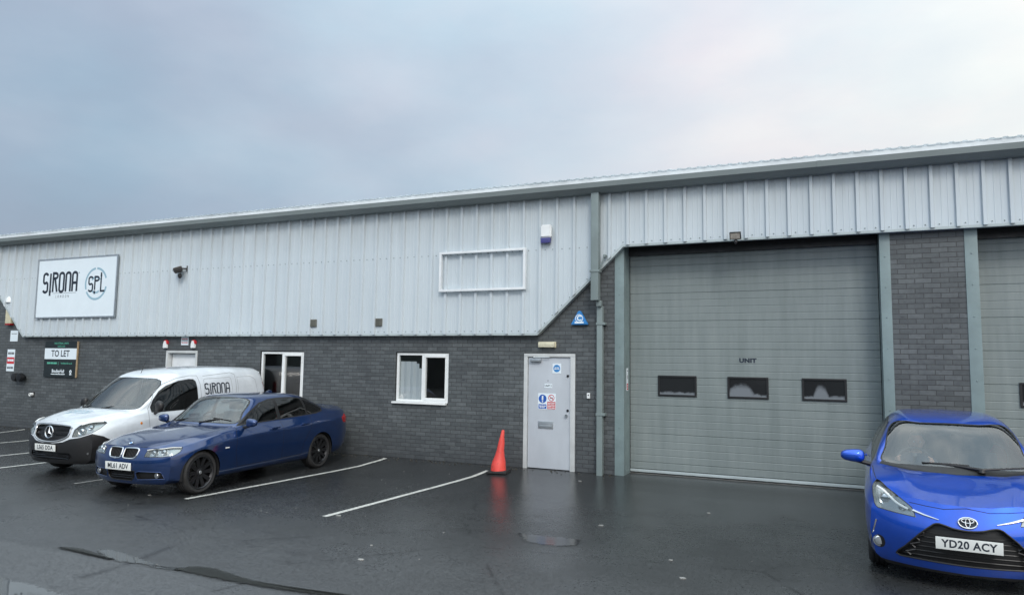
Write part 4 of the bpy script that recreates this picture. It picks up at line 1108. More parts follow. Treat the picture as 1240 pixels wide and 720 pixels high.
def ellipsoid(b, c, r, n=16):
    res = bmesh.ops.create_uvsphere(b.bm, u_segments=n, v_segments=n // 2 + 2, radius=1)
    for v in res['verts']: v.co = Vector((c[0] + v.co.x * r[0], c[1] + v.co.y * r[1], c[2] + v.co.z * r[2]))

def mirror_housing(parent, c, side, m, size=(.105, .055, .075), stalk=None):
    """door mirror: rounded shell, glass facing back, stalk to the door"""
    b = MB(); sx, sy, sz = size
    ellipsoid(b, (0, 0, 0), (sx, sy, sz), 20)
    for v in b.bm.verts:
        v.co.x = math.copysign(abs(v.co.x / sx) ** .72 * sx, v.co.x); v.co.z = math.copysign(abs(v.co.z / sz) ** .72 * sz, v.co.z) * (1 - .18 * side * v.co.x / sx)
        if v.co.y > sy * .35: v.co.y = sy * .35
        v.co += Vector(c)
    h = b.build('door_mirror', m, parent)
    b = MB(); b.tube([(c[0] - side * sx * .3, c[1] + .005, c[2] - sz * .75), (c[0] - side * (sx + .06), c[1] + .02, c[2] - sz * 1.25), (c[0] - side * (sx + .16), c[1] + .03, c[2] - sz * 1.35)], [.022, .026, .034], 10); b.build('mirror_stalk', M['black'], h)
    b = MB(); ellipsoid(b, (c[0], c[1] + sy * .35 + .001, c[2]), (sx * .88, .003, sz * .84), 16); b.build('mirror_glass', M['chrome'], h)
    return h
def wiper(parent, a, bpt, c, tilt):
    b = MB(); b.lathe([(0, .018), (.02, .016), (.024, 0)], a, 'z', 12); b.tube([a, tuple((Vector(a) + Vector(bpt)) / 2 + Vector((0, -.006, .012))), bpt], [.012, .009, .006], 8)
    v = (Vector(c) - Vector(bpt)); b.tube([Vector(bpt) - v, Vector(bpt), Vector(bpt) + v], [.006, .009, .006], 6)
    return b.build('windscreen_wiper', M['black'], parent)
def seats(parent, rows, w=.48, belt=.52):
    for (x, y, z) in rows:
        b = MB()
        b.box(x - w / 2, x + w / 2, y - .42, y + .08, z - .12, z + .04, .05)
        A = [(x - w / 2, y, z), (x + w / 2, y, z)]
        for v in bmesh.ops.create_cube(b.bm, size=1)['verts']:
            t_ = v.co.z + .5; v.co = Vector((x + v.co.x * (w - .10 * t_), y + .10 + .16 * t_ + v.co.y * .12, z + .02 + belt * t_))
        b.box(x - .13, x + .13, y + .25, y + .34, z + belt + .06, z + belt + .24, .03)
        b.build('seat', M['carpet'], parent)
def cabin(parent, y0, y1, w, zf, ydash, zdash, steer, belt_h):
    """floor, dashboard and steering wheel"""
    b = MB(); b.box(-w, w, y0, y1, zf - .04, zf); b.build('cabin_floor', M['carpet'], parent)
    b = MB(); b.prism([(ydash - .42, zdash - .30), (ydash - .36, zdash - .06), (ydash - .10, zdash), (ydash + .04, zdash - .03), (ydash + .08, zdash - .12), (ydash + .02, zdash - .32)], -w, w, 'x'); b.build('dashboard', M['black'], parent)
    x, y, z = steer; b = MB(); c = Matrix.Translation((x, y, z)) @ Matrix.Rotation(R(-28), 4, 'X')
    ring = [c @ Vector((.185 * math.cos(2 * math.pi * k / 32), 0, .185 * math.sin(2 * math.pi * k / 32))) for k in range(32)]
    b.tube(ring, .016, 8, True); b.tube([c @ Vector((-.18, 0, 0)), c @ Vector((.18, 0, 0))], .018, 8); b.tube([c @ Vector((0, 0, -.18)), c @ Vector((0, -.03, 0)), c @ Vector((0, -.3, -.02))], .02, 8)
    b.build('steering_wheel', M['black'], parent)

BMW_SECS = [
 (.20, [(.66,.20),(.75,.265),(.785,.46),(.775,.60),(.715,.685),(.54,.725,-.055),(.40,.735,-.085)], [(.20,.735,-.12),(0,.74,-.125)]),
 (.45, [(.76,.20),(.845,.27),(.875,.49),(.865,.655),(.80,.745),(.62,.80),(.45,.815)], [(.23,.825),(0,.83)]),
 (.74, [(.79,.20),(.875,.30),(.905,.52),(.90,.70),(.825,.805),(.64,.85),(.46,.87)], [(.23,.88),(0,.885)]),
 (1.15, [(.80,.20),(.875,.30),(.90,.54),(.895,.745),(.815,.865),(.67,.905),(.50,.92)], [(.25,.935),(0,.94)]),
 (1.52, [(.80,.20),(.875,.30),(.90,.55),(.895,.775),(.80,.905),(.735,.945),(.69,.965)], [(.37,.985,-.12),(0,.99,-.17)]),
 (1.80, [(.80,.20),(.875,.30),(.90,.56),(.895,.79),(.79,.93),(.725,1.06),(.645,1.18)], [(.36,1.22,-.11),(0,1.23,-.155)]),
 (2.05, [(.80,.20),(.875,.30),(.90,.56),(.895,.80),(.785,.945),(.712,1.14),(.588,1.335)], [(.34,1.375,-.09),(0,1.385,-.125)]),
 (2.50, [(.80,.20),(.875,.30),(.90,.57),(.895,.82),(.785,.965),(.705,1.17),(.572,1.37)], [(.33,1.415),(0,1.425)]),
 (3.12, [(.80,.20),(.875,.31),(.90,.58),(.898,.84),(.785,.99),(.70,1.175),(.56,1.355)], [(.32,1.395),(0,1.405)]),
 (3.56, [(.80,.21),(.88,.32),(.905,.60),(.905,.87),(.79,1.015),(.70,1.135),(.57,1.24)], [(.32,1.295),(0,1.31)]),
 (3.93, [(.80,.22),(.88,.34),(.905,.61),(.90,.88),(.79,1.025),(.71,1.075),(.60,1.10)], [(.33,1.13),(0,1.135)]),
 (4.20, [(.78,.25),(.86,.36),(.885,.61),(.88,.895),(.775,1.03),(.67,1.075),(.52,1.09)], [(.27,1.098),(0,1.10)]),
 (4.40, [(.70,.29),(.79,.38),(.825,.60),(.815,.89),(.73,1.025),(.59,1.085,.02),(.44,1.105,.03)], [(.21,1.115,.04),(0,1.115,.04)]),
]
BMW_FRONT = ([(.03,.27),(.0,.46),(.03,.62)], 2.4, .06)
BMW_REAR = ([(4.52,.38),(4.53,.62),(4.48,.90)], 2.6, 4.48)
VAN_SECS = [
 (.22, [(.70,.24),(.79,.31),(.825,.52),(.81,.72),(.735,.86),(.56,.91,-.05),(.42,.925,-.09)], [(.21,.93,-.13),(0,.935,-.14)]),
 (.50, [(.78,.24),(.865,.33),(.895,.55),(.885,.80),(.80,.945),(.62,1.0),(.45,1.02)], [(.23,1.035),(0,1.04)]),
 (.85, [(.80,.25),(.885,.34),(.912,.56),(.905,.84),(.83,1.0),(.69,1.06),(.55,1.085)], [(.28,1.105),(0,1.11)]),
 (1.12, [(.80,.25),(.885,.34),(.912,.56),(.905,.87),(.85,1.02),(.785,1.07),(.735,1.105)], [(.38,1.14,-.11),(0,1.15,-.155)]),
 (1.44, [(.80,.25),(.885,.34),(.912,.56),(.91,.89),(.86,1.03),(.79,1.23),(.705,1.385)], [(.38,1.435,-.11),(0,1.45,-.155)]),
 (1.74, [(.80,.25),(.885,.34),(.912,.56),(.91,.90),(.865,1.04),(.80,1.33),(.65,1.60)], [(.36,1.67,-.08),(0,1.68,-.11)]),
 (2.15, [(.80,.25),(.885,.34),(.912,.56),(.912,.90),(.87,1.05),(.82,1.39),(.66,1.715)], [(.35,1.785),(0,1.80)]),
 (3.00, [(.80,.25),(.885,.34),(.915,.56),(.915,.90),(.88,1.05),(.835,1.43),(.68,1.765)], [(.35,1.835),(0,1.85)]),
 (3.75, [(.80,.26),(.885,.35),(.915,.56),(.915,.90),(.88,1.05),(.83,1.43),(.675,1.755)], [(.35,1.82),(0,1.835)]),
 (4.14, [(.78,.33),(.87,.40),(.895,.60),(.895,.90),(.868,1.05),(.815,1.41),(.66,1.735)], [(.34,1.80),(0,1.812)]),
 (4.215, [(.76,.36),(.85,.42),(.876,.60),(.876,.90),(.85,1.05),(.798,1.40),(.642,1.715)], [(.33,1.78),(0,1.79)]),
]
VAN_FRONT = ([(.03,.33),(.0,.52),(.03,.72)], 2.5, .06)
VAN_REAR = ([(4.29,.44),(4.30,.62),(4.28,.92)], 3.0, 4.27)
YAR_SECS = [
 (.24, [(.66,.155),(.755,.235),(.80,.46),(.785,.66),(.72,.775),(.55,.805,-.07),(.40,.812,-.11)], [(.20,.785,-.15),(0,.78,-.165)]),
 (.46, [(.74,.16),(.81,.28),(.838,.50),(.832,.735),(.765,.865),(.60,.895),(.44,.905)], [(.22,.885),(0,.88)]),
 (.80, [(.76,.17),(.825,.29),(.848,.52),(.845,.79),(.785,.935),(.64,.965),(.50,.982)], [(.25,.965),(0,.965)]),
 (1.10, [(.76,.17),(.825,.29),(.845,.54),(.842,.83),(.785,.965),(.725,1.0),(.68,1.015)], [(.35,1.025,-.15),(0,1.03,-.21)]),
 (1.40, [(.76,.17),(.825,.29),(.845,.54),(.842,.84),(.78,.975),(.71,1.12),(.615,1.255)], [(.33,1.285,-.12),(0,1.295,-.17)]),
 (1.68, [(.76,.17),(.825,.29),(.845,.55),(.842,.85),(.775,.985),(.695,1.19),(.545,1.425)], [(.31,1.455,-.08),(0,1.465,-.11)]),
 (2.10, [(.76,.17),(.825,.29),(.847,.55),(.845,.86),(.775,.995),(.69,1.22),(.53,1.465)], [(.3,1.505),(0,1.515)]),
 (2.80, [(.76,.21),(.825,.30),(.847,.56),(.845,.88),(.775,1.01),(.685,1.23),(.515,1.455)], [(.29,1.50),(0,1.51)]),
 (3.35, [(.76,.23),(.825,.32),(.845,.57),(.842,.90),(.77,1.03),(.675,1.22),(.49,1.405)], [(.28,1.445),(0,1.455)]),
 (3.66, [(.72,.29),(.79,.36),(.805,.57),(.79,.88),(.72,1.02),(.63,1.18),(.45,1.33)], [(.24,1.375),(0,1.385)]),
]
YAR_FRONT = ([(.045,.235),(.0,.46),(.035,.64)], 2.3, .07)
YAR_REAR = ([(3.92,.37),(3.94,.58),(3.90,.90)], 2.6, 3.88)
POS = {'bmw': (-9.56, -4.92, .028, .70, 3.54), 'van': (-12.15, -4.33, .012, .85, 3.55), 'yaris': (1.128, -4.52, -.053, .80, 3.31)}

# ------------------------------------------------------------------ vehicles: lettering laid on the curved skin
from mathutils.bvhtree import BVHTree
def wrap(b, tree, n, lift=.003):
    n = Vector(n).normalized()
    for v in b.bm.verts:
        h = tree.ray_cast(v.co + n * .6, -n)
        if h[0]: v.co = h[0] + n * lift
def lamp(bm, parent, pts, n, off, bulbs, name='headlight', inner=None, wall=None, drl=None):
    """headlight: clear cover in the skin, lined bowl behind it, projectors inside"""
    fs = cut(bm, pts, n); nb = lift_out(bm, fs); cup = nb.copy(); recess(cup, off)
    h = solid(cup, name, [inner or M['silveralloy']], parent)
    for k, (c, r, d, m) in enumerate(bulbs):
        b = MB(); u, v, w = basis(d)
        b.lathe([(0, -.016), (r * .55, -.012), (r * .72, -.002), (r * .78, .002), (r * .92, -.004), (r, .004), (r * 1.04, .05)], (0, 0, 0), 'z', 24)
        mt = Matrix(((u.x, v.x, -w.x, c[0]), (u.y, v.y, -w.y, c[1]), (u.z, v.z, -w.z, c[2]), (0, 0, 0, 1)))
        for q in b.bm.verts: q.co = mt @ q.co + Vector((0, -.026, 0))
        b.build('projector', m, h)
    rim = rim_loop(nb); solid(nb, 'lamp_cover', M['lens'], h)
    if rim:
        b = MB(); b.tube(thin(rim, .02), .0035, 6, True); b.build('lamp_seal', M['black'], h)
    if drl: b = MB(); b.tube(spline(drl[0], 4, False), drl[1], 6); b.build('light_strip', M['upvc'], h)
    return h
def glass_part(bm, parent, pts, n, name, m, trim=.018, mi_trim=2):
    """dark rubber / ceramic edge scored into the skin, then the pane itself"""
    if trim: cut(bm, shrink(pts, -trim, n), n, mi=mi_trim)
    return solid(lift_out(bm, cut(bm, pts, n)), name, m, parent)
def grille(bm, parent, pts, n, off, name='grille', surround=None, bars=(), m_bars=None, wall=None):
    nb = lift_out(bm, cut(bm, pts, n)); rim = rim_loop(nb); recess(nb, off)
    g_ = solid(nb, name, [M['black']], parent)
    if surround and rim: b = MB(); b.tube(thin(rim, .015), surround[0], 8, True); b.build('grille_surround', surround[1], g_)
    for p0, p1, r in bars:
        b = MB(); b.tube([p0, tuple((Vector(p0) + Vector(p1)) / 2), p1], r, 6); b.build('grille_bar', m_bars or M['blackgloss'], g_)
    return g_
def both(f):
    for s in (1, -1): f(s)
def sx(pts, s): return [(p[0] * s, p[1], p[2]) for p in pts]

# ------------------------------------------------------------------ dark blue saloon
def saloon():
    car = thing('saloon_car', 'dark navy blue saloon car with black alloy wheels parked beside the white van', 'car')
    bm = shell(BMW_SECS, BMW_FRONT, BMW_REAR, [(3, .8), (4, .55), (5, .3, 0, 4), (1, .5)])
    body_m = [M['paint_navy'], M['seam'], M['black']]
    ws = spline([(-.675, 1.55, .985), (-.35, 1.41, .995), (0, 1.36, 1.0), (.35, 1.41, .995), (.675, 1.55, .985), (.635, 1.74, 1.13), (.565, 1.955, 1.315), (.3, 1.92, 1.36), (0, 1.905, 1.372), (-.3, 1.92, 1.36), (-.565, 1.955, 1.315), (-.635, 1.74, 1.13)], 4)
    glass_part(bm, car, ws, (0, -.75, .65), 'windscreen', M['shield'], .022)
    rw = spline([(-.63, 3.86, 1.115), (0, 3.90, 1.14), (.63, 3.86, 1.115), (.59, 3.57, 1.235), (.54, 3.30, 1.332), (0, 3.24, 1.378), (-.54, 3.30, 1.332), (-.59, 3.57, 1.235)], 4)
    glass_part(bm, car, rw, (0, .55, .83), 'rear_window', M['darkglass'], .02)
    DLO = [(1.50, .938), (1.80, 1.135), (2.10, 1.283), (2.35, 1.333), (2.60, 1.348), (3.0, 1.340), (3.30, 1.305), (3.62, 1.182), (3.74, 1.105), (3.69, 1.045), (3.50, 1.012), (2.45, .975), (1.95, .957)]
    G1 = [(1.63, .968), (1.86, 1.128), (2.12, 1.262), (2.35, 1.312), (2.45, 1.317), (2.45, .993), (1.95, .976)]
    G2 = [(2.53, 1.326), (3.0, 1.318), (3.20, 1.297), (3.23, 1.016), (2.53, .996)]
    G3 = [(3.265, 1.283), (3.60, 1.166), (3.695, 1.098), (3.65, 1.06), (3.48, 1.034), (3.265, 1.022)]
    def side(s):
        X = lambda q: [(s * .72, a, b_) for a, b_ in q]
        cut(bm, X(DLO), (s, 0, 0), mi=2)
        for G, m in ((G1, M['tint']), (G2, M['tint']), (G3, M['tint'])): glass_part(bm, car, X(G), (s, 0, 0), 'side_window', m, 0)
        arch(bm, car, .865, .70, .32, .350, s); arch(bm, car, .865, 3.54, .32, .350, s)
        seam(bm, X([(1.47, .93), (1.39, .80), (1.36, .55), (1.42, .315), (2.46, .315), (2.98, .325), (3.03, .52), (3.20, .74), (3.30, .985)]), (s, 0, 0), .007)
        seam(bm, X([(2.49, .97), (2.46, .315)]), (s, 0, 0), .007)
        K = [(.022, .01, .600), (.055, .01, .572), (.22, .02, .572), (.272, .04, .61), (.288, .07, .68), (.25, .08, .713), (.06, .06, .712), (.024, .06, .692)]
        K = spline(sx(K, s), 3)
        grille(bm, car, K, (0, -1, 0), (0, .05, 0), 'kidney_grille', (.012, M['chrome']), [((s * x, .055, .585 if x > .04 else .61), (s * x, .085, .70), .006) for x in (.05, .08, .11, .14, .17, .20, .23, .255)], M['black'])
        Lp = [(.408, .06, .600), (.424, .10, .690), (.480, .124, .713), (.609, .186, .718), (.70, .30, .735), (.792, .40, .728), (.812, .335, .672), (.786, .245, .620), (.660, .148, .603)]
        lamp(bm, car, sx(Lp, s), (s * .5, -.86, .1), (-s * .015, .055, 0), [((s * .52, .155, .655), .040, (s * .25, -1, 0), M['chrome']), ((s * .645, .215, .662), .040, (s * .35, -1, 0), M['chrome'])], inner=M['reflector'],
             drl=(sx([(.43, .092, .695), (.52, .142, .712), (.62, .19, .716), (.70, .285, .728), (.785, .385, .722)], s), .007))
        grille(bm, car, sx([(.285, .03, .372), (.336, .03, .393), (.664, .14, .388), (.704, .18, .287), (.496, .09, .278), (.305, .05, .270)], s), (s * .2, -1, 0), (0, .045, 0), 'bumper_vent', (.007, M['paint_navy']))
        b = MB(); b.lathe([(0, -.008), (.024, -.006), (.030, 0), (.040, .0), (.040, .05)], (s * .595, .128, .335), 'y', 20); b.build('fog_light', M['silveralloy'], car)
        mirror_housing(car, (s * .975, 1.60, .995), s, M['paint_navy'], (.11, .06, .068))
        for yh, xh in ((2.27, .898), (3.06, .903)):
            b = MB(); b.box(s * xh - .014, s * xh + .018, yh - .10, yh + .10, .848, .872, .008); b.build('door_handle', M['paint_navy'], car)
        wheel(car, s * .752, .70, .32, .322, s, .22, .243, 10, M['darkalloy'], True); wheel(car, s * .752, 3.54, .32, .322, s, .22, .243, 10, M['darkalloy'], True)
        Tl = [(.83, 4.12, .90), (.80, 4.36, .955), (.66, 4.46, .945), (.66, 4.50, .80), (.82, 4.38, .78), (.86, 4.20, .80)]
        tl = solid(lift_out(bm, cut(bm, sx(Tl, s), (s * .75, .66, 0))), 'tail_light', M['redlens'], car)
        b = MB(); b.box(s * .902 - .004, s * .902 + .006, 1.13, 1.21, .632, .650, .003); b.build('side_repeater', M['upvc'], car)
    both(side)
    grille(bm, car, [(-.27, .02, .398), (.27, .02, .398), (.262, .03, .302), (.20, .04, .252), (-.20, .04, .252), (-.262, .03, .302)], (0, -1, 0), (0, .05, 0), 'lower_intake', (.006, M['black']), [((-.22, .05, z), (.22, .05, z), .006) for z in (.29, .32, .35, .375)])
    hood = [(.395, .12, .71), (.55, .30, .785), (.635, .60, .835), (.675, .95, .88), (.715, 1.35, .93)]
    seam(bm, hood, (0, -.2, 1), .007); seam(bm, mirror(hood), (0, -.2, 1), .007); seam(bm, [(-.395, .12, .71), (-.2, .085, .73), (0, .08, .735), (.2, .085, .73), (.395, .12, .71)], (0, -.4, 1), .006)
    number_plate(car, 'ML61 ADV', -.03, -.010, .455, -3)
    c = face_mtx(0, .165, .7705, (0, -.42, 1), (0, 1, .4)); em = MB(); b = em
    disc(b.bm, c, .041, 24, 1); 
    for q in range(4):
        pts = [(0, 0)] + [(.029 * math.cos(R(90 * q + 90 * k / 6)), .029 * math.sin(R(90 * q + 90 * k / 6))) for k in range(7)]
        b.bm.faces.new([b.bm.verts.new(c @ Vector((x, y, .001))) for x, y in pts]).material_index = 2 if q % 2 else 0
    b.build('emblem', [M['signwhite'], M['ink'], M['cyanblue']], car, smooth=False, recalc=False)
    b = MB(); b.prism([(2.95, 1.395), (3.16, 1.385), (3.15, 1.43), (3.10, 1.445)], -.022, .022, 'x'); bmesh.ops.bevel(b.bm, geom=b.bm.edges[:], offset=.008, segments=2, affect='EDGES'); b.build('roof_aerial', M['paint_navy'], car)
    for a, p, q in (((-.48, 1.40, .985), (-.02, 1.49, 1.055), (.26, 1.47, 1.035)), ((.12, 1.345, .99), (.44, 1.50, 1.04), (.60, 1.54, 1.02))): wiper(car, a, p, q, 0)
    cabin(car, 1.2, 3.6, .70, .30, 1.78, .95, (-.36, 1.98, .93), .9)
    seats(car, [(-.36, 2.35, .52), (.36, 2.35, .52), (-.36, 3.15, .54), (.36, 3.15, .54)])
    b = MB(); ellipsoid(b, (0, 2.02, 1.285), (.11, .015, .032), 14); b.build('interior_mirror', M['black'], car)
    solid(bm, 'body', body_m, car); x, y, a_, f, r = POS['bmw']; place(car, x, y, a_, f, r)
saloon()

# ------------------------------------------------------------------ white van
def van():
    car = thing('delivery_van', 'white compact panel van with black front bumper and SIRONA lettering on its side', 'van')
    bm = shell(VAN_SECS, VAN_FRONT, VAN_REAR, [(4, .45), (3, .3), (1, .4)]); tree = BVHTree.FromBMesh(bm)
    body_m = [M['paint_white'], M['pale_seam'], M['black']]
    ws = spline([(-.70, 1.10, 1.105), (-.38, .945, 1.105), (0, .905, 1.11), (.38, .945, 1.105), (.70, 1.10, 1.105), (.735, 1.25, 1.205), (.715, 1.44, 1.375), (.625, 1.665, 1.59), (.3, 1.57, 1.63), (0, 1.55, 1.635), (-.3, 1.57, 1.63), (-.625, 1.665, 1.59), (-.715, 1.44, 1.375), (-.735, 1.25, 1.205)], 3)
    glass_part(bm, car, ws, (0, -.75, .65), 'windscreen', M['shield'], .015)
    W = [(1.335, 1.045), (1.33, 1.12), (1.40, 1.245), (1.55, 1.395), (1.72, 1.49), (1.98, 1.57), (2.22, 1.60), (2.31, 1.592), (2.345, 1.56), (2.355, 1.49), (2.358, 1.30), (2.358, 1.13), (2.345, 1.07), (2.30, 1.05), (1.90, 1.045), (1.50, 1.04)]
    def side(s):
        X = lambda q: [(s * .78, a, b_) for a, b_ in q]
        glass_part(bm, car, X(W), (s, 0, 0), 'side_window', M['tint'], .014)
        arch(bm, car, .88, .85, .32, .365, s); arch(bm, car, .88, 3.55, .32, .365, s)
        seam(bm, X([(1.30, .36), (1.24, .9), (1.27, 1.10), (1.45, 1.38), (1.66, 1.53), (1.95, 1.63), (2.25, 1.675), (2.42, 1.67), (2.45, 1.5), (2.44, .36), (1.30, .36)]), (s, 0, 0), .008)
        seam(bm, X([(2.56, 1.66), (3.28, 1.715), (3.38, 1.68), (3.36, .9), (3.15, .42), (2.56, .40)]), (s, 0, 0), .008)
        seam(bm, X([(2.54, 1.08), (2.55, 1.58), (2.58, 1.605), (3.22, 1.625), (3.255, 1.60), (3.27, 1.08)]), (s, 0, 0), .006)
        seam(bm, X([(3.42, 1.12), (3.43, 1.62), (3.83, 1.63), (3.95, 1.56), (3.99, 1.15)]), (s, 0, 0), .006)
        Lp = [(.500, .08, .690), (.508, .115, .815), (.570, .162, .880), (.644, .287, .928), (.765, .452, .948), (.822, .47, .918), (.822, .347, .833), (.792, .235, .768), (.630, .130, .705)]
        lamp(bm, car, sx(Lp, s), (s * .6, -.78, .15), (-s * .02, .07, -.01), [((s * .60, .195, .785), .055, (s * .3, -1, 0), M['chrome']), ((s * .70, .29, .845), .042, (s * .45, -1, .1), M['chrome'])], inner=M['reflector'],
             drl=(sx([(.60, .175, .895), (.68, .30, .932), (.78, .445, .938)], s), .012))
        cut(bm, sx([(-.01, 0, .590), (.124, .005, .580), (.341, .03, .607), (.471, .068, .662), (.633, .129, .690), (.796, .232, .752), (.86, .40, .70), (.93, .56, .58), (.93, .56, .15), (-.01, 0, .15)], s), (s * .45, -.89, 0), depth=(-.3, 1.0), mi=2, facing=-.3)
        seam(bm, sx([(.60, .33, .935), (.68, .60, .985), (.74, .90, 1.05)], s), (s * .3, -.2, 1), .007)
        b = MB(); b.lathe([(0, -.010), (.030, -.007), (.036, 0), (.046, .0), (.046, .05)], (s * .725, .192, .430), 'y', 20); b.build('fog_light', M['silveralloy'], car)
        mirror_housing(car, (s * 1.01, 1.36, 1.14), s, M['black'], (.085, .06, .105))
        wheel(car, s * .77, .85, .32, .318, s, .205, .21, 9, M['silveralloy']); wheel(car, s * .77, 3.55, .32, .318, s, .205, .21, 9, M['silveralloy'])
        b = MB(); b.box(s * .91 - .012, s * .91 + .018, 2.12, 2.36, .905, .955, .012); b.build('door_handle', M['black'], car)
        b = MB(); b.box(s * .913 - .01, s * .913 + .008, 1.35, 3.1, .50, .60, .01); b.build('rubbing_strip', M['black'], car)
        tl = solid(lift_out(bm, cut(bm, sx([(.80, 4.195, 1.50), (.74, 4.26, 1.48), (.76, 4.28, .98), (.85, 4.21, .98)], s), (s * .5, .86, 0))), 'tail_light', M['redlens'], car)
        b = MB(); b.lathe([(0, .014), (.022, .012), (.028, 0)], (s * .898, 1.08, .86), 'x' if s > 0 else 'x', 14); b.build('side_repeater', M['amber'], car)
    both(side)
    G = spline([(-.415, .1, .872), (0, .09, .892), (.415, .1, .872), (.438, .1, .815), (.428, .07, .705), (.29, .03, .635), (.13, .01, .606), (0, 0, .600), (-.13, .01, .606), (-.29, .03, .635), (-.428, .07, .705), (-.438, .1, .815)], 2)
    g_ = grille(bm, car, G, (0, -1, 0), (0, .05, 0), 'grille', (.017, M['silveralloy']))
    for z, w in ((.815, .405), (.735, .40)):
        for s in (-1, 1):
            b = MB(); v = [(s * .09, -.0), (s * w, .0)]
            b.prism([(min(s * .09, s * w), z - .020), (max(s * .09, s * w), z - .020), (max(s * .09, s * w), z + .018), (min(s * .09, s * w), z + .018)], .045, .085)
            bmesh.ops.bevel(b.bm, geom=b.bm.edges[:], offset=.008, segments=2, affect='EDGES')
            for q in b.bm.verts: q.co.y += .28 * q.co.x ** 2 + .10 * (q.co.z - .775)
            b.build('grille_bar', M['darkalloy'], g_)
    b = MB(); c = face_mtx(0, .022, .762, (0, -1, .06)); ring = [c @ Vector((.098 * math.cos(2 * math.pi * k / 36), .098 * math.sin(2 * math.pi * k / 36), 0)) for k in range(36)]
    b.tube(ring, .011, 8, True)
    for k in range(3):
        a = R(90 + 120 * k); d = Vector((math.cos(a), math.sin(a), 0)); n_ = Vector((-d.y, d.x, 0))
        P0 = [c @ (d * .095), c @ (n_ * .020 - d * .010), c @ (Vector((0, 0, .014))), c @ (-n_ * .020 - d * .010)]
        A = [b.bm.verts.new(p) for p in P0]; b.bm.faces.new((A[0], A[1], A[2])); b.bm.faces.new((A[0], A[2], A[3])); b.bm.faces.new((A[0], A[3], A[1])); b.bm.faces.new((A[1], A[3], A[2]))
    b.build('emblem', M['chrome'], g_)
    b = MB(); b.lathe([(0, -.006), (.018, -.004), (.020, 0)], (0, .16, .945), 'y', 16); b.build('bonnet_badge', M['silveralloy'], car)
    grille(bm, car, [(-.47, .05, .43), (.47, .05, .43), (.53, .09, .365), (.44, .07, .318), (0, .04, .296), (-.44, .07, .318), (-.53, .09, .365)], (0, -1, 0), (0, .05, 0), 'lower_intake', None, [((-.46, .075, z), (.46, .075, z), .008) for z in (.33, .365, .40)])
    seam(bm, [(-.60, .33, .935), (-.42, .16, .95), (0, .10, .958), (.42, .16, .95), (.60, .33, .935)], (0, -.5, 1), .006)
    number_plate(car, 'LS65 DDA', -.03, -.012, .505, -4)
    b = MB(); m = face_mtx(.80, 2.56, 1.30, (1, 0, .17)); L_ = logo(b.bm, 'SIRONA', m, .205, 1.42, .34, .34)
    bmesh.ops.subdivide_edges(b.bm, edges=[e for e in b.bm.edges if e.calc_length() > .06], cuts=3, use_grid_fill=True); wrap(b, tree, (1, 0, .17)); b.build('side_lettering', M['ink'], car, smooth=False, recalc=False)
    b = MB(); m = face_mtx(.81, 3.19, 1.30, (-1, 0, .17)); m = face_mtx(-.81, 3.22, 1.30, (-1, 0, .17)); logo(b.bm, 'SIRONA', m, .205, 1.42, .34, .34); wrap(b, tree, (-1, 0, .17)); b.build('side_lettering', M['ink'], car, smooth=False, recalc=False)
    b = MB(); m = face_mtx(-.33, .50, 1.05, (0, -.18, 1), (0, 1, .18)); logo(b.bm, 'SIRONA', m, .17, 1.35, .42, .22); wrap(b, tree, (0, -.18, 1)); b.build('bonnet_lettering', M['paleblue'], car, smooth=False, recalc=False)
    for a, p, q in (((-.50, .97, 1.10), (-.06, 1.03, 1.155), (.25, 1.035, 1.155)), ((.10, .91, 1.11), (.42, 1.06, 1.145), (.62, 1.12, 1.14))): wiper(car, a, p, q, 0)
    b = MB(); b.lathe([(0, .03), (.018, .026), (.026, 0)], (0, 1.75, 1.695), 'z', 14); b.tube([(0, 1.75, 1.71), (0, 1.83, 1.93)], [.006, .004], 6); b.build('roof_aerial', M['black'], car)
    cabin(car, 1.0, 2.6, .74, .36, 1.45, 1.10, (-.38, 1.62, 1.05), 1.0)
    seats(car, [(-.38, 2.02, .66), (.38, 2.02, .66)], .5, .60)
    b = MB(); b.prism([(-.78, .36), (.78, .36), (.78, 1.05), (.70, 1.42), (.55, 1.66), (-.55, 1.66), (-.70, 1.42), (-.78, 1.05)], 2.46, 2.49); b.build('bulkhead', M['carpet'], car)
    solid(bm, 'body', body_m, car); x, y, a_, f, r = POS['van']; place(car, x, y, a_, f, r)
van()

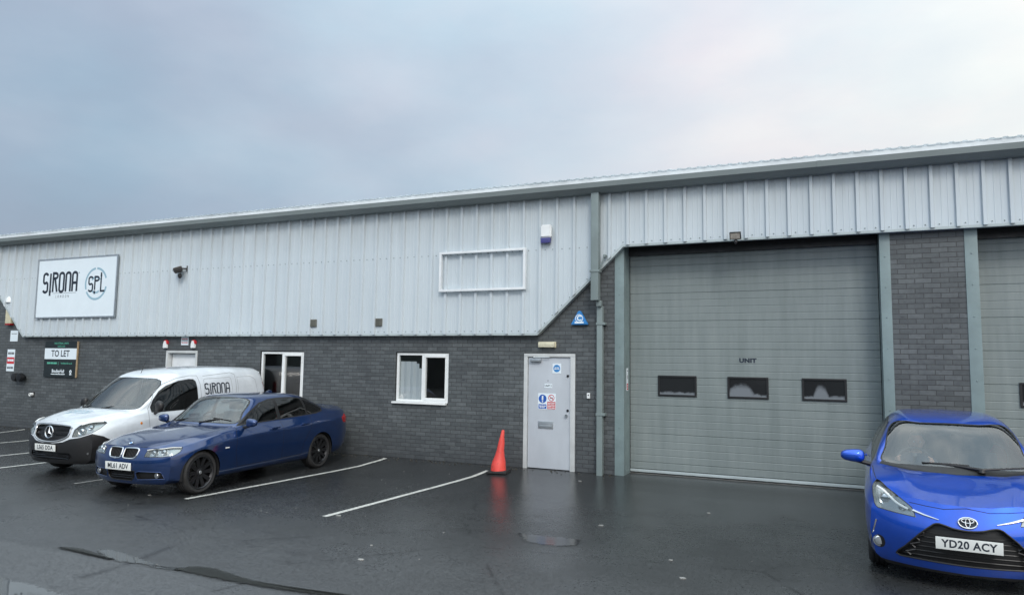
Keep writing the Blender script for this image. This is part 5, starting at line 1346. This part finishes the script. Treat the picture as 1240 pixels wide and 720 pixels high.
# ------------------------------------------------------------------ bright blue hatchback
def hatchback():
    car = thing('hatchback_car', 'bright blue hatchback with a driver at the wheel standing before the brick pier', 'car')
    bm = shell(YAR_SECS, YAR_FRONT, YAR_REAR, [(3, .6), (4, .5), (6, .8, 0, 3), (1, .5)])
    body_m = [M['paint_blue'], M['seam'], M['black']]
    ws = spline([(-.655, 1.10, 1.028), (-.36, .955, 1.022), (0, .895, 1.028), (.36, .955, 1.022), (.655, 1.10, 1.028), (.625, 1.27, 1.165), (.545, 1.60, 1.395), (.28, 1.49, 1.422), (0, 1.46, 1.43), (-.28, 1.49, 1.422), (-.545, 1.60, 1.395), (-.625, 1.27, 1.165)], 4)
    cowl = [(-.70, 1.06, 1.0), (-.42, .86, .975), (0, .80, .972), (.42, .86, .975), (.70, 1.06, 1.0), (.66, 1.15, 1.045), (0, 1.0, 1.08), (-.66, 1.15, 1.045)]
    cut(bm, cowl, (0, -.5, .86), mi=2)
    glass_part(bm, car, ws, (0, -.75, .65), 'windscreen', M['shield'], .016)
    rw = spline([(-.52, 3.70, 1.07), (0, 3.78, 1.07), (.52, 3.70, 1.07), (.46, 3.62, 1.28), (0, 3.62, 1.34), (-.46, 3.62, 1.28)], 3)
    glass_part(bm, car, rw, (0, .9, .43), 'rear_window', M['darkglass'], .02)
    G1 = [(1.30, .995), (1.42, 1.12), (1.62, 1.29), (1.80, 1.375), (2.0, 1.395), (2.15, 1.398), (2.17, 1.005)]
    G2 = [(2.25, 1.398), (2.80, 1.382), (3.05, 1.34), (3.12, 1.03), (2.25, 1.008)]
    G3 = [(3.17, 1.31), (3.36, 1.24), (3.42, 1.12), (3.30, 1.055), (3.18, 1.04)]
    DLO = [(1.25, .98), (1.40, 1.135), (1.60, 1.31), (1.79, 1.398), (2.2, 1.42), (2.85, 1.402), (3.2, 1.335), (3.42, 1.235), (3.47, 1.10), (3.3, 1.03), (2.2, .985)]
    def side(s):
        X = lambda q: [(s * .68, a, b_) for a, b_ in q]
        cut(bm, X(DLO), (s, 0, 0), mi=2)
        for G in (G1, G2, G3): glass_part(bm, car, X(G), (s, 0, 0), 'side_window', M['tint'] if G is G1 else M['darkglass'], 0)
        arch(bm, car, .80, .80, .31, .352, s); arch(bm, car, .80, 3.31, .31, .352, s)
        seam(bm, X([(1.24, .97), (1.16, .80), (1.16, .50), (1.22, .30), (2.2, .30), (2.85, .31), (2.92, .52), (3.10, .80), (3.16, 1.03)]), (s, 0, 0), .007); seam(bm, X([(2.21, .99), (2.2, .30)]), (s, 0, 0), .007)
        Lp = [(.770, .335, .79), (.768, .43, .845), (.735, .54, .905), (.70, .50, .897), (.638, .346, .856), (.540, .171, .806), (.438, .114, .727), (.405, .078, .643), (.584, .141, .660), (.736, .221, .680)]
        lamp(bm, car, sx(Lp, s), (s * .5, -.84, .25), (-s * .02, .06, -.01), [((s * .655, .30, .760), .062, (s * .3, -1, .1), M['chrome']), ((s * .52, .205, .705), .032, (s * .3, -1, .1), M['chrome'])], inner=M['reflector'],
             drl=(sx([(.725, .40, .855), (.66, .285, .825), (.56, .175, .745), (.47, .125, .705)], s), .011))
        b = MB(); b.tube(sx([(.432, .096, .704), (.34, .066, .675), (.225, .036, .648)], s), [.013, .010, .004], 8); b.build('chrome_strip', M['chrome'], car)
        fp = spline(sx([(.775, .29, .47), (.70, .19, .47), (.665, .17, .40), (.67, .17, .315), (.72, .2, .285), (.79, .33, .30)], s), 3)
        b = MB(); b.lathe([(0, -.014), (.036, -.010), (.044, 0), (.056, .002), (.058, .06)], (s * .722, .205, .365), 'y', 22); b.build('fog_light', M['chrome'], car)
        cut(bm, spline(sx([(.722 + .062 * math.cos(k), .2, .362 + .062 * math.sin(k)) for k in [i * .785 for i in range(8)]], s), 3), (s * .35, -.94, 0), mi=2)
        b = MB(); b.tube(spline(sx([(.742, .196, .57), (.770, .222, .46), (.792, .27, .385), (.80, .33, .32), (.795, .39, .27)], s), 3, False), .007, 8); b.build('bumper_accent', M['chrome'], car)
        c = (s * .965, 1.25, 1.045); mirror_housing(car, c, s, M['paint_blue'], (.125, .075, .070))
        for yh in (1.98, 2.86):
            b = MB(); b.box(s * .848 - .012, s * .848 + .020, yh - .10, yh + .10, .868, .895, .009); b.build('door_handle', M['paint_blue'], car)
        wheel(car, s * .725, .80, .31, .305, s, .19, .205, 10, M['darkalloy']); wheel(car, s * .725, 3.31, .31, .305, s, .19, .205, 10, M['darkalloy'])
        solid(lift_out(bm, cut(bm, sx([(.79, 3.55, .98), (.70, 3.72, 1.02), (.60, 3.80, .84), (.80, 3.62, .78)], s), (s * .7, .7, 0))), 'tail_light', M['redlens'], car)
        hc = sx([(.735, .57, .905), (.755, .80, .945), (.765, 1.05, .975)], s); seam(bm, hc, (s * .5, -.1, .9), .007)
    both(side)
    nose = [(-.455, .131, .768), (-.32, .098, .752), (-.18, .073, .742), (0, .073, .764), (.18, .073, .742), (.32, .098, .752), (.455, .131, .768)]
    seam(bm, nose, (0, -.8, .6), .006)
    cut(bm, [(-.66, .2, .190), (0, .05, .175), (.66, .2, .190), (.80, .5, .205), (.80, .5, .10), (0, .05, .10), (-.80, .5, .10), (-.80, .5, .205)], (0, -1, 0), depth=(-.6, .3), mi=2, facing=-.9)
    G = [(-.235, .04, .615), (-.30, .04, .575), (-.385, .045, .50), (-.505, .095, .365), (-.585, .16, .275), (-.436, .11, .265), (0, .06, .255), (.436, .11, .265), (.585, .16, .275), (.505, .095, .365), (.385, .045, .50), (.30, .04, .575), (.235, .04, .615), (.12, .02, .585), (0, .015, .572), (-.12, .02, .585)]
    bars = [((-w, .075 + .30 * w * w, z), (w, .075 + .30 * w * w, z), .010) for z, w in ()]
    g_ = grille(bm, car, spline(G, 2), (0, -1, 0), (0, .06, 0), 'grille', (.008, M['black']))
    for z, w in ((.555, .31), (.512, .35), (.468, .39), (.424, .43), (.380, .46), (.336, .49), (.292, .52)):
        b = MB(); b.tube([(w * k / 8, .060 + .26 * (w * k / 8) ** 2 + .03 * abs(z - .46) / .2, z) for k in range(-8, 9)], .0065, 6); b.build('grille_bar', M['black'], g_)
    for s in (1, -1):
        for k in range(4):
            z = .56 - .072 * k; x0 = .335 + .038 * k
            b = MB(); b.tube([(s * (x0 - .03), .05 + .2 * x0 * x0, z), (s * (x0 + .05), .045 + .2 * x0 * x0, z - .022), (s * (x0 + .01), .05 + .2 * x0 * x0, z - .05)], .008, 6); b.build('grille_fin', M['fin'], g_)
    number_plate(car, 'YD20 ACY', .0, -.012, .452, -8)
    b = MB(); b.box(-.20, .20, .0, .06, .41, .49); b.build('plate_bracket', M['black'], car)
    c = face_mtx(0, .012, .648, (0, -1, .28)); b = MB()
    el = lambda cx, cy, rx, ry: [c @ Vector((cx + rx * math.cos(2 * math.pi * k / 36), cy + ry * math.sin(2 * math.pi * k / 36), .0)) for k in range(36)]
    b.tube(el(0, 0, .073, .047), .0075, 8, True); b.tube(el(0, .017, .048, .019), .0055, 8, True); b.tube(el(0, -.002, .018, .040), .0055, 8, True); b.build('emblem', M['chrome'], car)
    b = MB(); b.lathe([(0, -.004), (.072, 0), (.074, .02)], (0, 0, 0), 'y', 32)
    for v in b.bm.verts: v.co = Vector((v.co.x, v.co.y + .026 + .28 * v.co.z * .65, .648 + v.co.z * .64))
    b.build('emblem_base', M['ink'], car)
    b = MB(); b.lathe([(0, .03), (.028, .026), (.036, 0)], (.22, .875, 1.0), 'z', 16); b.tube([(.22, .875, 1.025), (.0, .905, 1.045), (-.18, .935, 1.053)], [.016, .012, .009], 8); b.tube([(.22, .875, 1.025), (.40, .93, 1.04), (.60, 1.035, 1.05)], [.014, .010, .008], 8)
    b.tube([(-.30, .955, 1.052), (-.05, .915, 1.058), (.12, .91, 1.055)], .008, 6); b.build('windscreen_wiper', M['black'], car)
    cabin(car, .9, 3.4, .66, .30, 1.42, 1.005, (-.34, 1.62, .96), .9)
    seats(car, [(-.32, 2.10, .46), (.34, 2.10, .46), (-.33, 2.85, .60), (.33, 2.85, .60)], .48, .56)
    b = MB(); ellipsoid(b, (.0, 1.56, 1.345), (.11, .016, .034), 14); b.tube([(0, 1.56, 1.37), (0, 1.53, 1.42)], .012, 6); b.build('interior_mirror', M['black'], car)
    solid(bm, 'body', body_m, car); x, y, a_, f, r = POS['yaris']; place(car, x, y, a_, f, r)
    return car
hatch = hatchback()

# ------------------------------------------------------------------ the driver
def skinned(nodes, edges, name, m, parent, lv=2):
    """one continuous surface grown over a jointed skeleton: nodes (x, y, z, rx, ry)"""
    me = bpy.data.meshes.new(name); me.from_pydata([n[:3] for n in nodes], edges, []); me.update()
    o = bpy.data.objects.new(name, me); COL.objects.link(o)
    sk = o.modifiers.new('skin', 'SKIN'); o.modifiers.new('s', 'SUBSURF').levels = lv
    for i, n in enumerate(nodes):
        v = me.skin_vertices[0].data[i]; v.radius = (n[3], n[4] if len(n) > 4 else n[3]); v.use_root = (i == 0)
    dg = bpy.context.evaluated_depsgraph_get(); dg.update()
    ev = o.evaluated_get(dg); nm = bpy.data.meshes.new_from_object(ev); bpy.data.objects.remove(o)
    bm = bmesh.new(); bm.from_mesh(nm); bpy.data.meshes.remove(nm); return bm
def head_shape(c, turn):
    """skull with brow, eye sockets, nose, lips, chin and ears"""
    bm = bmesh.new(); bmesh.ops.create_uvsphere(bm, u_segments=48, v_segments=36, radius=1)
    G = lambda x, z, cx, cz, s: math.exp(-(((x - cx) ** 2 + (z - cz) ** 2) / (2 * s * s)))
    for v in bm.verts:
        x, y, z = v.co; front = max(0, -y); w = 1 - .22 * max(0, -z) ** 1.5
        X, Y, Z = x * .076 * w, y * .098 * (1 - .10 * max(0, -z)), z * .118
        if y > 0 and z < 0: Y *= 1 - .35 * -z
        Y -= front * (.030 * G(x, z, 0, -.12, .10) + .018 * G(x, z, 0, .02, .09) + .008 * (G(x, z, 0, -.42, .13)) + .012 * G(x, z, 0, -.74, .16) + .007 * (G(x, z, .35, .25, .16) + G(x, z, -.35, .25, .16)))
        Y += front * (.014 * (G(x, z, .36, .06, .12) + G(x, z, -.36, .06, .12)) + .005 * G(x, z, 0, -.56, .07))
        if abs(x) > .82 and abs(z - .0) < .22 and -.2 < y < .35: X += math.copysign(.016 * (1 - abs(z) / .22), x)
        v.co = (X, Y, Z)
    return bm
def person(parent_xf):
    skin = worn('skin', (.42, .25, .19), .5, .1, 10); cloth = worn('dark_sweater', (.05, .06, .085), .85, .2, 12); hair = worn('short_grey_hair', (.22, .20, .18), .7, .3, 40)
    p = thing('person', 'person in a dark jumper sitting behind the steering wheel of the bright blue hatchback', 'person')
    hx, hy, hz = -.30, 1.98, 1.165
    # body: legs, trunk, neck and arms in one surface
    N = [(-.32, 2.02, .56, .15, .12), (-.32, 2.03, .72, .15, .11), (-.315, 2.04, .88, .165, .115), (-.305, 2.03, .975, .12, .09), (-.302, 2.01, 1.035, .055, .058), (hx, hy + .02, 1.10, .052, .056)]
    E = [(0, 1), (1, 2), (2, 3), (3, 4), (4, 5)]
    def chain(start, pts):
        k = start
        for q in pts: N.append(q); E.append((k, len(N) - 1)); k = len(N) - 1
        return k
    wr = {}
    for s in (-1, 1):
        chain(0, [(-.32 + s * .10, 1.90, .54, .088), (-.32 + s * .13, 1.62, .60, .075), (-.32 + s * .13, 1.50, .58, .062), (-.32 + s * .12, 1.30, .42, .05), (-.32 + s * .12, 1.20, .36, .045), (-.32 + s * .12, 1.10, .37, .035)])
        wr[s] = chain(3, [(-.305 + s * .17, 2.03, .945, .062), (-.32 + s * .235, 1.98, .80, .052), (-.33 + s * .25, 1.87, .74, .043), (-.34 + s * .215, 1.74, .86, .034), (-.34 + s * .185, 1.665, .945, .026)])
    bm = skinned(N, E, 'body', cloth, p)
    # hands: palm and five separate curled fingers round the wheel rim
    for s in (-1, 1):
        wx, wy, wz = N[wr[s]][:3]; px, py, pz = -.34 + s * .176, 1.625, .985
        HN = [(wx, wy, wz, .024, .018), (px + s * .012, py + .018, pz - .006, .030, .015)]; HE = [(0, 1)]
        for k in range(4):
            o_ = (k - 1.5) * .018; L_ = (.9, 1.0, .97, .8)[k]; b0 = len(HN)
            HN += [(px + s * .004 + s * -.3 * o_, py - .002, pz + o_ + .008, .0095), (px - s * .006, py - .030 * L_, pz + o_ + .010, .0088), (px - s * .022, py - .036 * L_, pz + o_ + .006, .008), (px - s * .034, py - .020 * L_, pz + o_, .007)]
            HE += [(1, b0), (b0, b0 + 1), (b0 + 1, b0 + 2), (b0 + 2, b0 + 3)]
        b0 = len(HN); HN += [(px - s * .012, py + .024, pz + .030, .0105), (px - s * .028, py + .014, pz + .045, .009), (px - s * .038, py - .002, pz + .052, .008)]; HE += [(1, b0), (b0, b0 + 1), (b0 + 1, b0 + 2)]
        hb = skinned(HN, HE, 'hand', skin, p); me = bpy.data.meshes.new('h'); hb.to_mesh(me); hb.free(); n0 = len(bm.faces); bm.from_mesh(me); bpy.data.meshes.remove(me)
        bm.faces.ensure_lookup_table()
        for f in bm.faces[n0:]: f.material_index = 1
    for f in bm.faces:
        if f.calc_center_median().z > 1.035 and abs(f.calc_center_median().x + .30) < .12: f.material_index = 1
    hm = head_shape(None, 0); mt = Matrix.Translation((hx, hy, hz)) @ Matrix.Rotation(R(4), 4, 'Z')
    hairbm = hm.copy()
    for v in hm.verts: v.co = mt @ v.co
    me = bpy.data.meshes.new('h'); hm.to_mesh(me); hm.free(); n0 = len(bm.faces); bm.from_mesh(me); bpy.data.meshes.remove(me); bm.faces.ensure_lookup_table()
    for f in bm.faces[n0:]: f.material_index = 1
    # eyes
    for s in (-1, 1):
        r = bmesh.ops.create_uvsphere(bm, u_segments=12, v_segments=8, radius=.012); c = mt @ Vector((s * .029, -.079, .008))
        for v in r['verts']: v.co += c
        for f in {f for v in r['verts'] for f in v.link_faces}: f.material_index = 2 if f.calc_center_median().y > c.y - .009 else 3
    solid(bm, 'body', [cloth, skin, M['upvc'], M['ink']], p)
    dead = [v for v in hairbm.verts if v.co.z < .045 - .5 * v.co.y * (1 if v.co.y > 0 else 0) - (.06 if v.co.y > .02 else 0) or (v.co.y < -.055 and v.co.z < .075)]
    bmesh.ops.delete(hairbm, geom=dead, context='VERTS')
    for v in hairbm.verts: v.co = mt @ (v.co * 1.06 + Vector((0, .002, .003)) + Vector((1, 1, 1)) * noise.noise(v.co * 60) * .004)
    solid(hairbm, 'hair', [hair], p)
    p.location = parent_xf.location; p.rotation_euler = parent_xf.rotation_euler
person(hatch)

# ------------------------------------------------------------------ the terrace on the other side of the yard (seen in the glass and paint)
def opposite():
    o = thing('warehouse', 'low dark warehouse facing the yard from behind the photographer', 'building', (0, -36, gz(-36)))
    b = MB(); b.box(-60, 45, -12, 0, -.5, 2.4); b.build('wall', M['brick'], o, smooth=False)
    b = MB(); b.prism([(.10, 2.4), (.10, 5.4), (-6, 6.3), (-12, 5.4), (-12, 2.41)], -60, 45, 'x'); b.build('cladding', M['gutter'], o, smooth=False)
    for k in range(9):
        b = MB(); b.box(-55 + 11 * k, -51 + 11 * k, .101, .16, -.4, 4.2); b.build('loading_door', M['trim'], o, smooth=False)
    for k in range(8):
        b = MB(); b.box(-48.5 + 11 * k, -47 + 11 * k, .01, .05, 1.0, 2.1); b.build('window', M['upvc'], o, smooth=False)
opposite()
